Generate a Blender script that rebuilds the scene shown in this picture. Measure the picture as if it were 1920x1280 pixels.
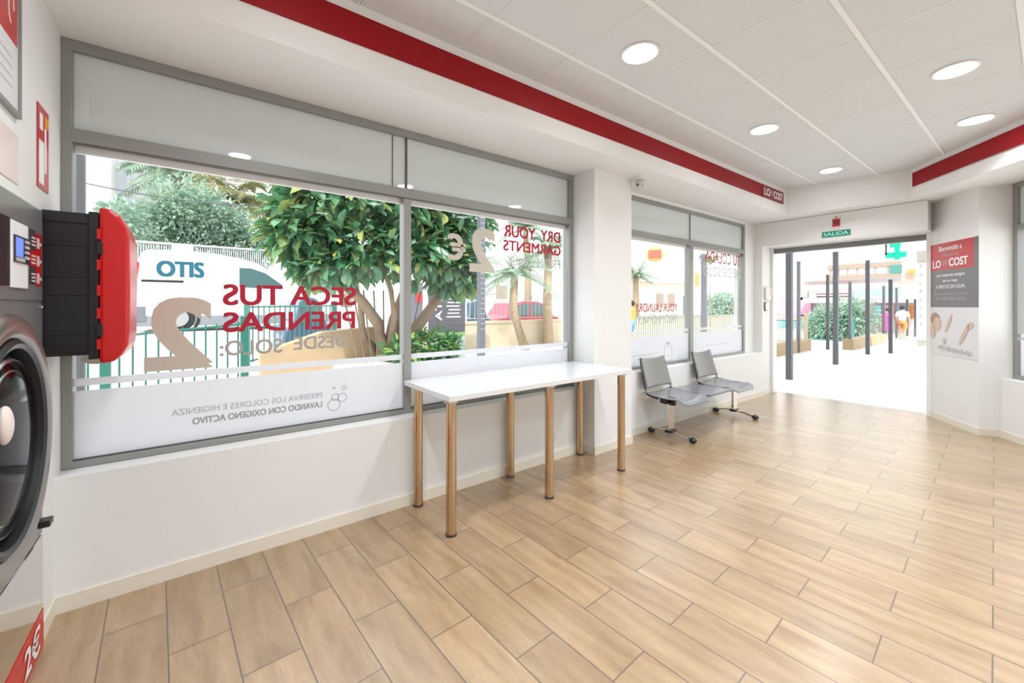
import bpy, bmesh, math, random
from mathutils import Vector, Matrix
C = bpy.context.scene
for o in list(bpy.data.objects): bpy.data.objects.remove(o)
col = C.collection
R = math.radians

# ------------------------------------------------------------------ camera
F, CX, HZ, H = 776.0, 960.0, 573.0, 1.25
YAW = R(37.457)
cd = bpy.data.cameras.new('camera'); cam = bpy.data.objects.new('camera', cd); col.objects.link(cam)
cam.location = (0, 0, H); cam.rotation_euler = (R(90), 0, -YAW)
cd.sensor_width = 36; cd.lens = F / 1920 * 36; cd.shift_y = -(640 - HZ) / 1920; cd.clip_start = .05; cd.clip_end = 400
C.camera = cam
SA, CA = math.cos(YAW), math.sin(YAW)
def ray(u, v):
    r = (u - CX) / F
    return Vector((r * SA + CA, -r * CA + SA, -(v - HZ) / F))
def at(u, v, x=None, y=None, z=None):
    d = ray(u, v)
    t = x / d.x if x is not None else (y / d.y if y is not None else (z - H) / d.z)
    p = d * t; p.z += H
    return p

# ------------------------------------------------------------------ world, sun, exposure
w = bpy.data.worlds.new('world'); C.world = w; w.use_nodes = True
nt = w.node_tree; bg = nt.nodes['Background']
tc = nt.nodes.new('ShaderNodeTexCoord'); sx = nt.nodes.new('ShaderNodeSeparateXYZ'); cr = nt.nodes.new('ShaderNodeValToRGB')
nt.links.new(tc.outputs['Generated'], sx.inputs[0]); nt.links.new(sx.outputs['Z'], cr.inputs[0]); nt.links.new(cr.outputs[0], bg.inputs[0])
cr.color_ramp.elements[0].color = (1, 1, .98, 1); cr.color_ramp.elements[0].position = 0
cr.color_ramp.elements[1].color = (.80, .90, 1, 1); cr.color_ramp.elements[1].position = .6
bg.inputs[1].default_value = 2.1
sd = bpy.data.lights.new('sun', 'SUN'); sd.energy = 4.2; sd.angle = R(1.5); sd.color = (1, .97, .92)
sun = bpy.data.objects.new('sun', sd); col.objects.link(sun)
sun.rotation_euler = Vector((.78, .47, -.95)).to_track_quat('-Z', 'Y').to_euler()
C.view_settings.view_transform = 'Standard'; C.view_settings.look = 'None'
C.view_settings.exposure = 0.13; C.view_settings.gamma = 1; C.view_settings.use_curve_mapping = False
LAMP_W = 9.6

# ------------------------------------------------------------------ helpers
def tag(o, label=None, cat=None, group=None, kind=None):
    if label: o['label'] = label
    if cat: o['category'] = cat
    if group: o['group'] = group
    if kind: o['kind'] = kind
    return o
def empty(name, loc=(0, 0, 0), rz=0):
    o = bpy.data.objects.new(name, None); col.objects.link(o); o.location = loc; o.rotation_euler = (0, 0, rz)
    o.empty_display_size = .1
    return o
def chain(o):
    v = Vector((0, 0, 0))
    while o is not None: v += o.location; o = o.parent
    return v
class MB:
    def __init__(s): s.bm = bmesh.new()
    def xf(s, vs, m):
        if m is not None:
            for v in vs: v.co = m @ v.co
    def box(s, x0, x1, y0, y1, z0, z1, m=None, bev=0):
        r = bmesh.ops.create_cube(s.bm, size=1)['verts']
        for v in r: v.co = Vector(((x0 + x1) / 2 + v.co.x * (x1 - x0), (y0 + y1) / 2 + v.co.y * (y1 - y0), (z0 + z1) / 2 + v.co.z * (z1 - z0)))
        if bev:
            es = list({e for v in r for e in v.link_edges})
            r2 = bmesh.ops.bevel(s.bm, geom=es, offset=bev, segments=2, affect='EDGES')
            r = list({v for f in r2['faces'] for v in f.verts} | {v for v in r if v.is_valid})
        s.xf(r, m); return s
    def cyl(s, p0, p1, r0, r1=None, n=16, caps=True):
        p0 = Vector(p0); p1 = Vector(p1); d = p1 - p0; r1 = r0 if r1 is None else r1
        q = d.to_track_quat('Z', 'Y'); ra = []; rb = []
        for i in range(n):
            a = 2 * math.pi * i / n; e = q @ Vector((math.cos(a), math.sin(a), 0))
            ra.append(s.bm.verts.new(p0 + e * r0)); rb.append(s.bm.verts.new(p1 + e * r1))
        for i in range(n): s.bm.faces.new((ra[i], ra[(i + 1) % n], rb[(i + 1) % n], rb[i]))
        if caps: s.bm.faces.new(ra[::-1]); s.bm.faces.new(rb)
        return s
    def tube(s, pts, rad, n=10, flat=1.0):
        pts = [Vector(p) for p in pts]; rings = []
        rads = rad if isinstance(rad, (list, tuple)) else [rad] * len(pts)
        for i, p in enumerate(pts):
            d = (pts[min(i + 1, len(pts) - 1)] - pts[max(i - 1, 0)]).normalized()
            up = Vector((0, 0, 1)) if abs(d.z) < .95 else Vector((0, 1, 0))
            a = d.cross(up).normalized(); b = a.cross(d)
            rings.append([s.bm.verts.new(p + (a * math.cos(2 * math.pi * k / n) + b * math.sin(2 * math.pi * k / n) * flat) * rads[i]) for k in range(n)])
        for i in range(len(rings) - 1):
            for k in range(n): s.bm.faces.new((rings[i][k], rings[i][(k + 1) % n], rings[i + 1][(k + 1) % n], rings[i + 1][k]))
        s.bm.faces.new(rings[0][::-1]); s.bm.faces.new(rings[-1]); return s
    def lathe(s, prof, m=None, n=48, closed=False):
        # prof: (radius, height) pairs about +Z
        rings = []; allv = []
        for r, h in prof:
            ring = [s.bm.verts.new((r * math.cos(2 * math.pi * k / n), r * math.sin(2 * math.pi * k / n), h)) for k in range(n)]
            rings.append(ring); allv += ring
        L = len(rings)
        for i in range(L if closed else L - 1):
            for k in range(n):
                s.bm.faces.new((rings[i][k], rings[i][(k + 1) % n], rings[(i + 1) % L][(k + 1) % n], rings[(i + 1) % L][k]))
        if not closed:
            s.bm.faces.new(rings[0][::-1]); s.bm.faces.new(rings[-1])
        s.xf(allv, m); return s
    def prism(s, poly, ext, m=None):
        # poly: list of 3D points, ext: extrusion vector
        a = [s.bm.verts.new(Vector(p)) for p in poly]; b = [s.bm.verts.new(Vector(p) + Vector(ext)) for p in poly]
        s.bm.faces.new(a); s.bm.faces.new(b[::-1])
        for i in range(len(a)):
            j = (i + 1) % len(a); s.bm.faces.new((a[i], b[i], b[j], a[j]))
        s.xf(a + b, m); return s
    def sphere(s, c, r, m=None, u=16, v=10):
        rr = r if isinstance(r, (tuple, list)) else (r, r, r)
        g = bmesh.ops.create_uvsphere(s.bm, u_segments=u, v_segments=v, radius=1)['verts']
        for q in g: q.co = Vector((q.co.x * rr[0] + c[0], q.co.y * rr[1] + c[1], q.co.z * rr[2] + c[2]))
        s.xf(g, m); return s
    def leaf(s, p, d, up, L, W):
        d = d.normalized(); sd_ = d.cross(up)
        if sd_.length < .01: sd_ = d.cross(Vector((1, 0, 0)))
        sd_.normalize(); n = sd_.cross(d).normalized()
        a = s.bm.verts.new(p); t = s.bm.verts.new(p + d * L - n * L * .12)
        m1 = s.bm.verts.new(p + d * L * .5 + n * L * .03)
        l1 = s.bm.verts.new(p + d * L * .3 + sd_ * W * .45 + n * W * .15); l2 = s.bm.verts.new(p + d * L * .7 + sd_ * W * .42 + n * W * .1)
        r1 = s.bm.verts.new(p + d * L * .3 - sd_ * W * .45 + n * W * .15); r2 = s.bm.verts.new(p + d * L * .7 - sd_ * W * .42 + n * W * .1)
        s.bm.faces.new((a, l1, l2, m1)); s.bm.faces.new((m1, l2, t)); s.bm.faces.new((a, m1, r2, r1)); s.bm.faces.new((m1, t, r2))
    def build(s, name, mat, parent=None, smooth=None, local=False, bev=0, weld=True):
        if weld: bmesh.ops.recalc_face_normals(s.bm, faces=s.bm.faces)
        me = bpy.data.meshes.new(name); s.bm.to_mesh(me); s.bm.free()
        o = bpy.data.objects.new(name, me); col.objects.link(o)
        for m_ in (mat if isinstance(mat, (list, tuple)) else [mat]): me.materials.append(m_)
        if parent is not None:
            o.parent = parent
            if not local: me.transform(Matrix.Translation(-chain(parent)))
        if smooth:
            for p in me.polygons: p.use_smooth = True
            if smooth is not True: me.set_sharp_from_angle(angle=R(smooth))
        if bev:
            b = o.modifiers.new('bevel', 'BEVEL'); b.width = bev; b.segments = 2; b.limit_method = 'ANGLE'; b.angle_limit = R(40)
        return o
def children(o): return [c for c in bpy.data.objects if c.parent == o]
def copy_tree(o, parent=None):
    c = o.copy(); col.objects.link(c); c.parent = parent
    for ch in children(o): copy_tree(ch, c)
    return c
FONT_CACHE = {}
def text_verts(s, bold):
    k = (s, bold)
    if k not in FONT_CACHE:
        cu = bpy.data.curves.new('t', 'FONT'); cu.body = s; cu.offset = bold; cu.resolution_u = 4
        o = bpy.data.objects.new('t', cu); col.objects.link(o)
        dg = bpy.context.evaluated_depsgraph_get(); me = bpy.data.meshes.new_from_object(o.evaluated_get(dg))
        FONT_CACHE[k] = ([v.co.copy() for v in me.vertices], [tuple(p.vertices) for p in me.polygons])
        bpy.data.objects.remove(o); bpy.data.curves.remove(cu); bpy.data.meshes.remove(me)
    return FONT_CACHE[k]
def put_text(mb, s, cen, xd, up, wd, ht, bold=.02):
    # text fitted into a wd x ht rectangle centred on cen; xd = reading direction
    base = 0.0; ext = bold
    if ext > 0:
        nrm = Vector(xd).normalized().cross(Vector(up).normalized())
        e = ext * ht * 1.1
        for k, (i, j) in enumerate(((-1, -1), (-1, 1), (1, -1), (1, 1))):
            put_text(mb, s, Vector(cen) + Vector(xd).normalized() * e * i + Vector(up).normalized() * e * .6 * j + nrm * .00012 * (k + 1), xd, up, wd - 2 * e, ht - 1.2 * e, base)
        return mb
    vs, fs = text_verts(s, base)
    x0 = min(v.x for v in vs); x1 = max(v.x for v in vs); y0 = min(v.y for v in vs); y1 = max(v.y for v in vs)
    xd = Vector(xd).normalized(); up = Vector(up).normalized(); cen = Vector(cen)
    sxx = wd / (x1 - x0); syy = ht / (y1 - y0)
    nv = [mb.bm.verts.new(cen + xd * ((v.x - (x0 + x1) / 2) * sxx) + up * ((v.y - (y0 + y1) / 2) * syy)) for v in vs]
    for f in fs:
        try: mb.bm.faces.new([nv[i] for i in f])
        except ValueError: pass
    return mb

# ------------------------------------------------------------------ materials
def mat(name, c, rough=.5, metal=0, noise=0, nscale=8, spec=.5, bump=0, emit=None, coat=0):
    m = bpy.data.materials.new(name); m.use_nodes = True; n = m.node_tree.nodes; l = m.node_tree.links; b = n['Principled BSDF']
    b.inputs['Roughness'].default_value = rough; b.inputs['Metallic'].default_value = metal
    b.inputs['Specular IOR Level'].default_value = spec; b.inputs['Coat Weight'].default_value = coat
    b.inputs['Base Color'].default_value = (*c, 1)
    if noise or bump:
        t = n.new('ShaderNodeTexCoord'); ns = n.new('ShaderNodeTexNoise'); ns.inputs['Scale'].default_value = nscale; ns.inputs['Detail'].default_value = 4
        l.new(t.outputs['Object'], ns.inputs['Vector'])
        if noise:
            mx = n.new('ShaderNodeMix'); mx.data_type = 'RGBA'
            mx.inputs[6].default_value = (*[max(0, x * (1 - noise)) for x in c], 1); mx.inputs[7].default_value = (*[min(1, x * (1 + noise)) for x in c], 1)
            l.new(ns.outputs['Fac'], mx.inputs[0]); l.new(mx.outputs[2], b.inputs['Base Color'])
        if bump:
            bp = n.new('ShaderNodeBump'); bp.inputs['Strength'].default_value = bump; bp.inputs['Distance'].default_value = .01
            l.new(ns.outputs['Fac'], bp.inputs['Height']); l.new(bp.outputs[0], b.inputs['Normal'])
    if emit: b.inputs['Emission Color'].default_value = (*c, 1); b.inputs['Emission Strength'].default_value = emit
    return m
def leafmat(name, stops, rough=.45):
    m = mat(name, stops[0], rough); n = m.node_tree.nodes; l = m.node_tree.links; b = n['Principled BSDF']
    g = n.new('ShaderNodeNewGeometry'); r = n.new('ShaderNodeValToRGB')
    e = r.color_ramp.elements
    while len(e) < len(stops): e.new(.5)
    for i, c in enumerate(stops): e[i].position = i / (len(stops) - 1); e[i].color = (*c, 1)
    l.new(g.outputs['Random Per Island'], r.inputs[0]); l.new(r.outputs[0], b.inputs['Base Color'])
    tr = n.new('ShaderNodeBsdfTranslucent'); mx = n.new('ShaderNodeMixShader'); mx.inputs[0].default_value = .3
    l.new(r.outputs[0], tr.inputs[0]); l.new(b.outputs[0], mx.inputs[1]); l.new(tr.outputs[0], mx.inputs[2])
    l.new(mx.outputs[0], n['Material Output'].inputs[0]); return m
def glassmat(name, tint=(1, 1, 1), refl=1.0):
    m = bpy.data.materials.new(name); m.use_nodes = True; n = m.node_tree.nodes; l = m.node_tree.links
    n.remove(n['Principled BSDF']); t = n.new('ShaderNodeBsdfTransparent'); t.inputs[0].default_value = (*tint, 1)
    g = n.new('ShaderNodeBsdfGlossy'); g.inputs['Roughness'].default_value = .02
    lw = n.new('ShaderNodeLayerWeight'); lw.inputs['Blend'].default_value = .5; pw = n.new('ShaderNodeMath'); pw.operation = 'POWER'; pw.inputs[1].default_value = 5
    f = n.new('ShaderNodeMath'); f.operation = 'MULTIPLY_ADD'; f.inputs[1].default_value = .45 * refl; f.inputs[2].default_value = .012 * refl
    mx = n.new('ShaderNodeMixShader'); l.new(lw.outputs['Facing'], pw.inputs[0]); l.new(pw.outputs[0], f.inputs[0])
    l.new(f.outputs[0], mx.inputs[0]); l.new(t.outputs[0], mx.inputs[1]); l.new(g.outputs[0], mx.inputs[2]); l.new(mx.outputs[0], n['Material Output'].inputs[0])
    return m
def filmmat(name, c, trans=.5, clear=0):
    m = bpy.data.materials.new(name); m.use_nodes = True; n = m.node_tree.nodes; l = m.node_tree.links
    n.remove(n['Principled BSDF']); d = n.new('ShaderNodeBsdfDiffuse'); d.inputs[0].default_value = (*c, 1)
    t = n.new('ShaderNodeBsdfTranslucent'); t.inputs[0].default_value = (*c, 1); mx = n.new('ShaderNodeMixShader'); mx.inputs[0].default_value = trans
    l.new(d.outputs[0], mx.inputs[1]); l.new(t.outputs[0], mx.inputs[2])
    out = mx
    if clear:
        tr = n.new('ShaderNodeBsdfTransparent'); m2 = n.new('ShaderNodeMixShader'); m2.inputs[0].default_value = clear
        l.new(mx.outputs[0], m2.inputs[1]); l.new(tr.outputs[0], m2.inputs[2]); out = m2
    l.new(out.outputs[0], n['Material Output'].inputs[0]); return m

M = {}
M['wall'] = mat('white_paint', (.79, .785, .775), .7, noise=.015, nscale=3, bump=.03)
M['soffit'] = mat('white_plasterboard', (.82, .815, .805), .7, noise=.01, nscale=2)
M['tile'] = mat('ceiling_tile', (.68, .695, .70), .9, noise=.02, nscale=60, bump=.05)
M['tee'] = mat('ceiling_tee_white', (.86, .86, .855), .5)
M['base'] = mat('cream_skirting_tile', (.78, .72, .62), .35, noise=.02)
M['red'] = mat('deep_red_panel', (.29, .0, .006), .5, spec=.3)
M['darkred'] = mat('maroon_panel', (.22, .01, .02), .35)
M['alu'] = mat('grey_aluminium', (.30, .305, .29), .4, metal=.25, noise=.03)
M['alu_dark'] = mat('dark_grey_aluminium', (.12, .12, .12), .4, metal=.3)
M['transom'] = mat('grey_backed_glass', (.66, .72, .72), .02, noise=.02, nscale=1.2, spec=.6, coat=.6)
M['glass'] = glassmat('clear_glass')
M['film'] = filmmat('frosted_film', (.86, .86, .88), .5)
M['filmlite'] = filmmat('pale_frosted_lettering', (.50, .49, .46), .12, .12)
M['tan'] = mat('taupe_vinyl', (.58, .53, .45), .5)
M['redvinyl'] = mat('crimson_vinyl', (.44, .0, .025), .45)
M['greyvinyl'] = mat('grey_print', (.36, .35, .35), .5)
M['lightgrey'] = mat('light_grey_print', (.50, .50, .51), .5)
M['white'] = mat('white_plastic', (.85, .85, .85), .4)
M['whiteprint'] = mat('white_print', (.9, .9, .9), .5)
M['black'] = mat('black_plastic', (.012, .012, .014), .35)
M['tote'] = mat('dark_grey_plastic', (.014, .012, .018), .35, noise=.05, bump=.05, nscale=40)
M['lidred'] = mat('bright_red_plastic', (.60, .006, .008), .28)
M['steel'] = mat('brushed_steel', (.62, .61, .60), .28, metal=1)
M['mirror'] = mat('polished_steel', (.72, .70, .68), .08, metal=1)
M['leg'] = mat('floor_tinted_chrome', (.58, .43, .28), .07, metal=1)  # metal tinted brown, the floor's warm reflection put into its colour
M['machine'] = mat('grey_enamel_steel', (.26, .265, .26), .3, metal=.35)
M['darkglass'] = mat('dark_door_glass', (.002, .0015, .003), .1, spec=.04)
M['screen'] = mat('blue_screen', (.12, .2, .9), .3, emit=.9)
M['table'] = mat('white_laminate', (.72, .72, .72), .14)
M['seatback'] = mat('grey_polypropylene', (.24, .235, .22), .4)
M['seat'] = mat('grey_blue_polypropylene', (.21, .215, .225), .22)
M['dark'] = mat('dark_purple_grey_plastic', (.05, .04, .05), .4)
M['lampe'] = mat('lit_diffuser', (1, 1, .98), .5, emit=22)
M['green'] = mat('green_sign', (.0, .25, .17), .4)
M['pole'] = mat('dark_grey_painted_steel', (.10, .105, .115), .45, noise=.1)
M['perf'] = mat('galvanised_grey_steel', (.18, .19, .22), .45, metal=.3)
M['pave'] = mat('pale_pavement', (.80, .78, .75), .8, noise=.06, nscale=2)
M['asphalt'] = mat('pale_asphalt', (.50, .49, .48), .9, noise=.1, nscale=3)
M['sand'] = mat('sandstone', (.46, .33, .20), .85, noise=.15, nscale=4, bump=.3)
M['cream'] = mat('cream_render', (.60, .50, .36), .85, noise=.05)
M['greenmetal'] = mat('green_painted_steel', (.012, .13, .095), .45)
M['paintgreen'] = mat('pale_green_steel', (.07, .24, .20), .45)
M['bark'] = mat('brown_bark', (.30, .21, .14), .9, noise=.3, nscale=6, bump=.6)
M['palmbark'] = mat('palm_bark', (.40, .30, .19), .9, noise=.3, nscale=14, bump=.8)
M['ficus'] = leafmat('ficus_leaf', [(.05, .17, .07), (.07, .24, .11), (.12, .31, .16), (.24, .42, .28), (.16, .31, .12), (.10, .28, .15), (.42, .44, .12), (.08, .25, .12)], .22)
M['leafpale'] = leafmat('haze_paled_green_leaf', [(.24, .38, .27), (.34, .48, .36), (.46, .58, .47)], .6)  # far leaves made paler, distance haze put into the colour
M['leafdark'] = leafmat('mid_green_leaf', [(.04, .17, .06), (.08, .28, .10), (.35, .45, .10)], .4)
M['frond'] = leafmat('palm_frond', [(.24, .38, .26), (.32, .45, .32), (.40, .48, .32)], .6)
M['frond2'] = leafmat('brown_palm_frond', [(.42, .36, .18), (.30, .36, .18)], .7)
M['van'] = mat('white_car_paint', (.82, .84, .85), .25, coat=.5)
M['carred'] = mat('red_car_paint', (.42, .035, .06), .25, coat=.5)
M['carblue'] = mat('dark_blue_car_paint', (.05, .10, .16), .25, coat=.5)
M['carglass'] = mat('car_window_glass', (.08, .15, .15), .08)
M['tyre'] = mat('tyre_rubber', (.02, .02, .02), .8)
M['hub'] = mat('wheel_hub', (.5, .5, .5), .3, metal=.8)
M['teal'] = mat('teal_print', (.0, .10, .15), .5)
M['lightred'] = mat('tail_light_red', (.7, .03, .03), .3)
M['signdark'] = mat('dark_grey_sign', (.09, .085, .10), .5)
M['grass'] = mat('green_strip', (.18, .42, .14), .9)
M['house'] = mat('white_render', (.80, .79, .77), .9, noise=.03)
M['housegrey'] = mat('lavender_grey_render', (.74, .75, .82), .9)
M['beige'] = mat('beige_render', (.72, .60, .47), .9, noise=.05)
M['orange'] = mat('orange_paint', (.85, .30, .08), .6)
M['brownwin'] = mat('shuttered_window', (.33, .26, .2), .8)
M['pinkaw'] = mat('pink_awning', (.72, .36, .46), .8)
M['palepink'] = mat('pale_pink_render', (.78, .62, .60), .9)
M['cyanaw'] = mat('cyan_awning', (.30, .68, .72), .8)
M['yellow'] = mat('pale_yellow_panel', (.82, .76, .36), .8)
M['tealsign'] = mat('bright_green_sign', (.0, .62, .42), .5)
M['skin'] = mat('skin', (.55, .33, .22), .6)
M['hair'] = mat('dark_hair', (.03, .02, .015), .6)
M['pinkcloth'] = mat('pink_cloth', (.72, .08, .28), .8)
M['whitecloth'] = mat('white_cloth', (.82, .80, .70), .8)
M['browncloth'] = mat('orange_brown_cloth', (.52, .24, .08), .8)
M['orangecloth'] = mat('orange_cloth', (.85, .32, .06), .8)
M['bluecloth'] = mat('blue_cloth', (.2, .35, .5), .8)
M['posterskin'] = mat('printed_skin_tone', (.66, .47, .38), .5)
M['posterhair'] = mat('printed_brown_hair', (.42, .26, .18), .5)
M['posterpale'] = mat('printed_pale_grey', (.70, .70, .72), .4)
M['postergrey'] = mat('printed_charcoal', (.16, .155, .165), .35)
M['posterred'] = mat('printed_red', (.50, .035, .04), .35)
M['peach'] = mat('printed_pale_pink', (.78, .66, .63), .4)
M['brass'] = mat('printed_orange', (.8, .35, .05), .5)

# wood-look floor tiles in running bond, turned about 3 degrees to the walls
def floor_material():
    m = bpy.data.materials.new('wood_look_floor_tiles'); m.use_nodes = True; n = m.node_tree.nodes; l = m.node_tree.links; b = n['Principled BSDF']
    tc = n.new('ShaderNodeTexCoord'); mp = n.new('ShaderNodeMapping'); mp.inputs['Rotation'].default_value = (0, 0, -R(90) - R(3.15))
    l.new(tc.outputs['Object'], mp.inputs['Vector'])
    # after the rotation x = along the plank, y = -across
    br = n.new('ShaderNodeTexBrick'); br.offset = .5; br.offset_frequency = 2
    ad = n.new('ShaderNodeVectorMath'); ad.operation = 'ADD'; ad.inputs[1].default_value = (-.045 + 11, -.157 + .187 * 40, 0)
    l.new(mp.outputs[0], ad.inputs[0]); l.new(ad.outputs[0], br.inputs['Vector'])
    br.inputs['Scale'].default_value = 1; br.inputs['Brick Width'].default_value = .548; br.inputs['Row Height'].default_value = .187
    br.inputs['Mortar Size'].default_value = .0026; br.inputs['Mortar Smooth'].default_value = .1; br.inputs['Bias'].default_value = 0
    br.inputs['Color1'].default_value = (0, 0, 0, 1); br.inputs['Color2'].default_value = (1, 1, 1, 1); br.inputs['Mortar'].default_value = (.5, .5, .5, 1)
    # grain: noise stretched along the plank, shifted per plank
    sh = n.new('ShaderNodeVectorMath'); sh.operation = 'MULTIPLY_ADD'; sh.inputs[1].default_value = (13.7, 7.3, 29.0)
    l.new(br.outputs['Color'], sh.inputs[0]); l.new(ad.outputs[0], sh.inputs[2])
    st = n.new('ShaderNodeVectorMath'); st.operation = 'MULTIPLY'; st.inputs[1].default_value = (1.5, 8, 1); l.new(sh.outputs[0], st.inputs[0])
    n1 = n.new('ShaderNodeTexNoise'); n1.inputs['Scale'].default_value = 1.6; n1.inputs['Detail'].default_value = 5; n1.inputs['Distortion'].default_value = .7; l.new(st.outputs[0], n1.inputs['Vector'])
    wv = n.new('ShaderNodeTexWave'); wv.wave_type = 'RINGS'; wv.inputs['Scale'].default_value = .55; wv.inputs['Distortion'].default_value = 9; wv.inputs['Detail'].default_value = 3; wv.inputs['Detail Scale'].default_value = .7
    st2 = n.new('ShaderNodeVectorMath'); st2.operation = 'MULTIPLY'; st2.inputs[1].default_value = (2.0, 7, 1); l.new(sh.outputs[0], st2.inputs[0]); l.new(st2.outputs[0], wv.inputs['Vector'])
    fine = n.new('ShaderNodeTexNoise'); fine.inputs['Scale'].default_value = 14; fine.inputs['Detail'].default_value = 3; l.new(st.outputs[0], fine.inputs['Vector'])
    r1 = n.new('ShaderNodeValToRGB'); e = r1.color_ramp.elements
    e[0].position = .30; e[0].color = (.29, .176, .088, 1); e[1].position = .75; e[1].color = (.425, .288, .162, 1)
    e2 = e.new(.5); e2.color = (.37, .245, .132, 1)
    l.new(n1.outputs['Fac'], r1.inputs[0])
    mx = n.new('ShaderNodeMix'); mx.data_type = 'RGBA'; mx.blend_type = 'MULTIPLY'; mx.inputs[0].default_value = .10
    l.new(r1.outputs[0], mx.inputs[6]); l.new(wv.outputs['Color'], mx.inputs[7])
    mf = n.new('ShaderNodeMix'); mf.data_type = 'RGBA'; mf.blend_type = 'OVERLAY'; mf.inputs[0].default_value = .18
    l.new(mx.outputs[2], mf.inputs[6]); l.new(fine.outputs['Fac'], mf.inputs[7])
    hs = n.new('ShaderNodeHueSaturation'); mr = n.new('ShaderNodeMapRange'); mr.inputs['To Min'].default_value = .90; mr.inputs['To Max'].default_value = 1.12
    sp = n.new('ShaderNodeSeparateColor'); l.new(br.outputs['Color'], sp.inputs[0]); l.new(sp.outputs[0], mr.inputs['Value']); l.new(mr.outputs[0], hs.inputs['Value']); l.new(mf.outputs[2], hs.inputs['Color'])
    mo = n.new('ShaderNodeMix'); mo.data_type = 'RGBA'; mo.inputs[7].default_value = (.13, .09, .065, 1)
    l.new(br.outputs['Fac'], mo.inputs[0]); l.new(hs.outputs[0], mo.inputs[6]); l.new(mo.outputs[2], b.inputs['Base Color'])
    b.inputs['Roughness'].default_value = .30; b.inputs['Specular IOR Level'].default_value = .9; b.inputs['Coat Weight'].default_value = .7; b.inputs['Coat Roughness'].default_value = .24
    rr = n.new('ShaderNodeMapRange'); rr.inputs['To Min'].default_value = .27; rr.inputs['To Max'].default_value = .38; l.new(n1.outputs['Fac'], rr.inputs['Value']); l.new(rr.outputs[0], b.inputs['Roughness'])
    bp = n.new('ShaderNodeBump'); bp.inputs['Strength'].default_value = .35; bp.inputs['Distance'].default_value = .003; bp.invert = True
    l.new(br.outputs['Fac'], bp.inputs['Height']); l.new(bp.outputs[0], b.inputs['Normal'])
    return m
M['floor'] = floor_material()

# ================================================================== THE ROOM
def struct(o): o['kind'] = 'structure'; return o
NX, NY = .574, -.819            # outward normal of the angled right wall
DX, DY = -.819, -.574           # along it, away from the door
EX, EY = 6.015, .431
def dg(s, t, z): return Vector((EX + DX * s + NX * t, EY + DY * s + NY * t, z))
SO, CEIL = 2.40, 2.72
m = MB()
m.prism([(-1.3, -3.1, -.12), (-1.3, 2.70, -.12), (6.75, 2.75, -.12), (6.75, .85, -.12), (dg(-.3, .3, 0).x, dg(-.3, .3, 0).y, -.12), (dg(6.2, .3, 0).x, dg(6.2, .3, 0).y, -.12)], (0, 0, .12))
struct(m.build('floor', M['floor']))
# wall with the two long windows
m = MB()
m.box(-.455, 2.656, 2.46, 2.72, 0, .545); m.box(3.156, 6.01, 2.46, 2.72, 0, .60)
m.box(2.656, 3.156, 2.33, 2.72, 0, SO); m.box(6.01, 6.30, 2.57, 2.72, 0, SO); m.box(6.01, 6.30, 2.46, 2.57, 0, .60)
m.box(-.455, 6.30, 2.57, 2.72, SO, 3.0); m.box(3.156, 6.01, 2.57, 2.72, 2.365, SO)
struct(m.build('wall_front', M['wall']))
# door end wall: pilaster, shutter box above the opening
m = MB()
m.box(6.30, 6.75, 2.467, 2.72, 0, 3.0); m.box(6.30, 6.75, .82, 2.467, 2.075, 2.395); m.box(6.36, 6.75, .7, 2.467, 2.395, 3.0)
struct(m.build('wall_end', M['wall']))
# angled right wall
m = MB()
m.prism([dg(0, 0, 0), dg(-.775, 0, 0), dg(-.775, .42, 0), dg(0, .42, 0)], (0, 0, 3.0))
m.prism([dg(0, .153, 0), dg(0, .40, 0), dg(6.0, .40, 0), dg(6.0, .153, 0)], (0, 0, .56))
m.prism([dg(0, .2, 2.415), dg(0, .40, 2.415), dg(6.0, .40, 2.415), dg(6.0, .2, 2.415)], (0, 0, .585))
struct(m.build('wall_right', M['wall']))
# left wall around the built-in dryer
m = MB()
m.box(-.75, -.455, 2.262, 2.72, 0, 3.0); m.box(-.75, -.455, 1.298, 2.262, 1.602, 3.0); m.box(-.75, -.455, -3.1, 1.298, 0, 3.0)
struct(m.build('wall_left', M['wall']))
m = MB(); m.box(-.75, 1.6, -3.3, -3.1, 0, 3.0); struct(m.build('wall_back', M['wall']))
# ceiling tiles and tees
cpoly = [(-.455, 2.06), (5.95, 2.06), (6.14, .93), (1.21, -3.1), (-.455, -3.1)]
m = MB(); m.prism([(x, y, CEIL) for x, y in cpoly], (0, 0, .1)); ceil = struct(m.build('ceiling', M['tile']))
def xspan(y):  # ceiling right limit at y
    return 5.95 + (2.06 - y) / 1.13 * .19 if y > .93 else 6.14 - (.93 - y) * .972 / .795
m = MB(); mj = MB()
for k in range(-8, 2):
    y = 1.185 + .545 * k; m.box(-.455, xspan(y), y - .012, y + .012, CEIL - .005, CEIL + .001)
for k in range(-4, 8):
    x = 1.77 + .567 * k
    ylo = -3.1 if x < 1.21 else .93 - (6.14 - x) * .795 / .972
    if x < 6.0:
        m.box(x - .007, x + .0, max(-3.1, ylo), 2.06, CEIL - .003, CEIL + .001)
        mj.box(x + .0001, x + .0035, max(-3.1, ylo), 2.06, CEIL - .0012, CEIL + .001)
m.build('ceiling_tee', M['tee'], ceil); mj.build('ceiling_joint', mat('grey_joint', (.16, .16, .16), .9), ceil)
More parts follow.
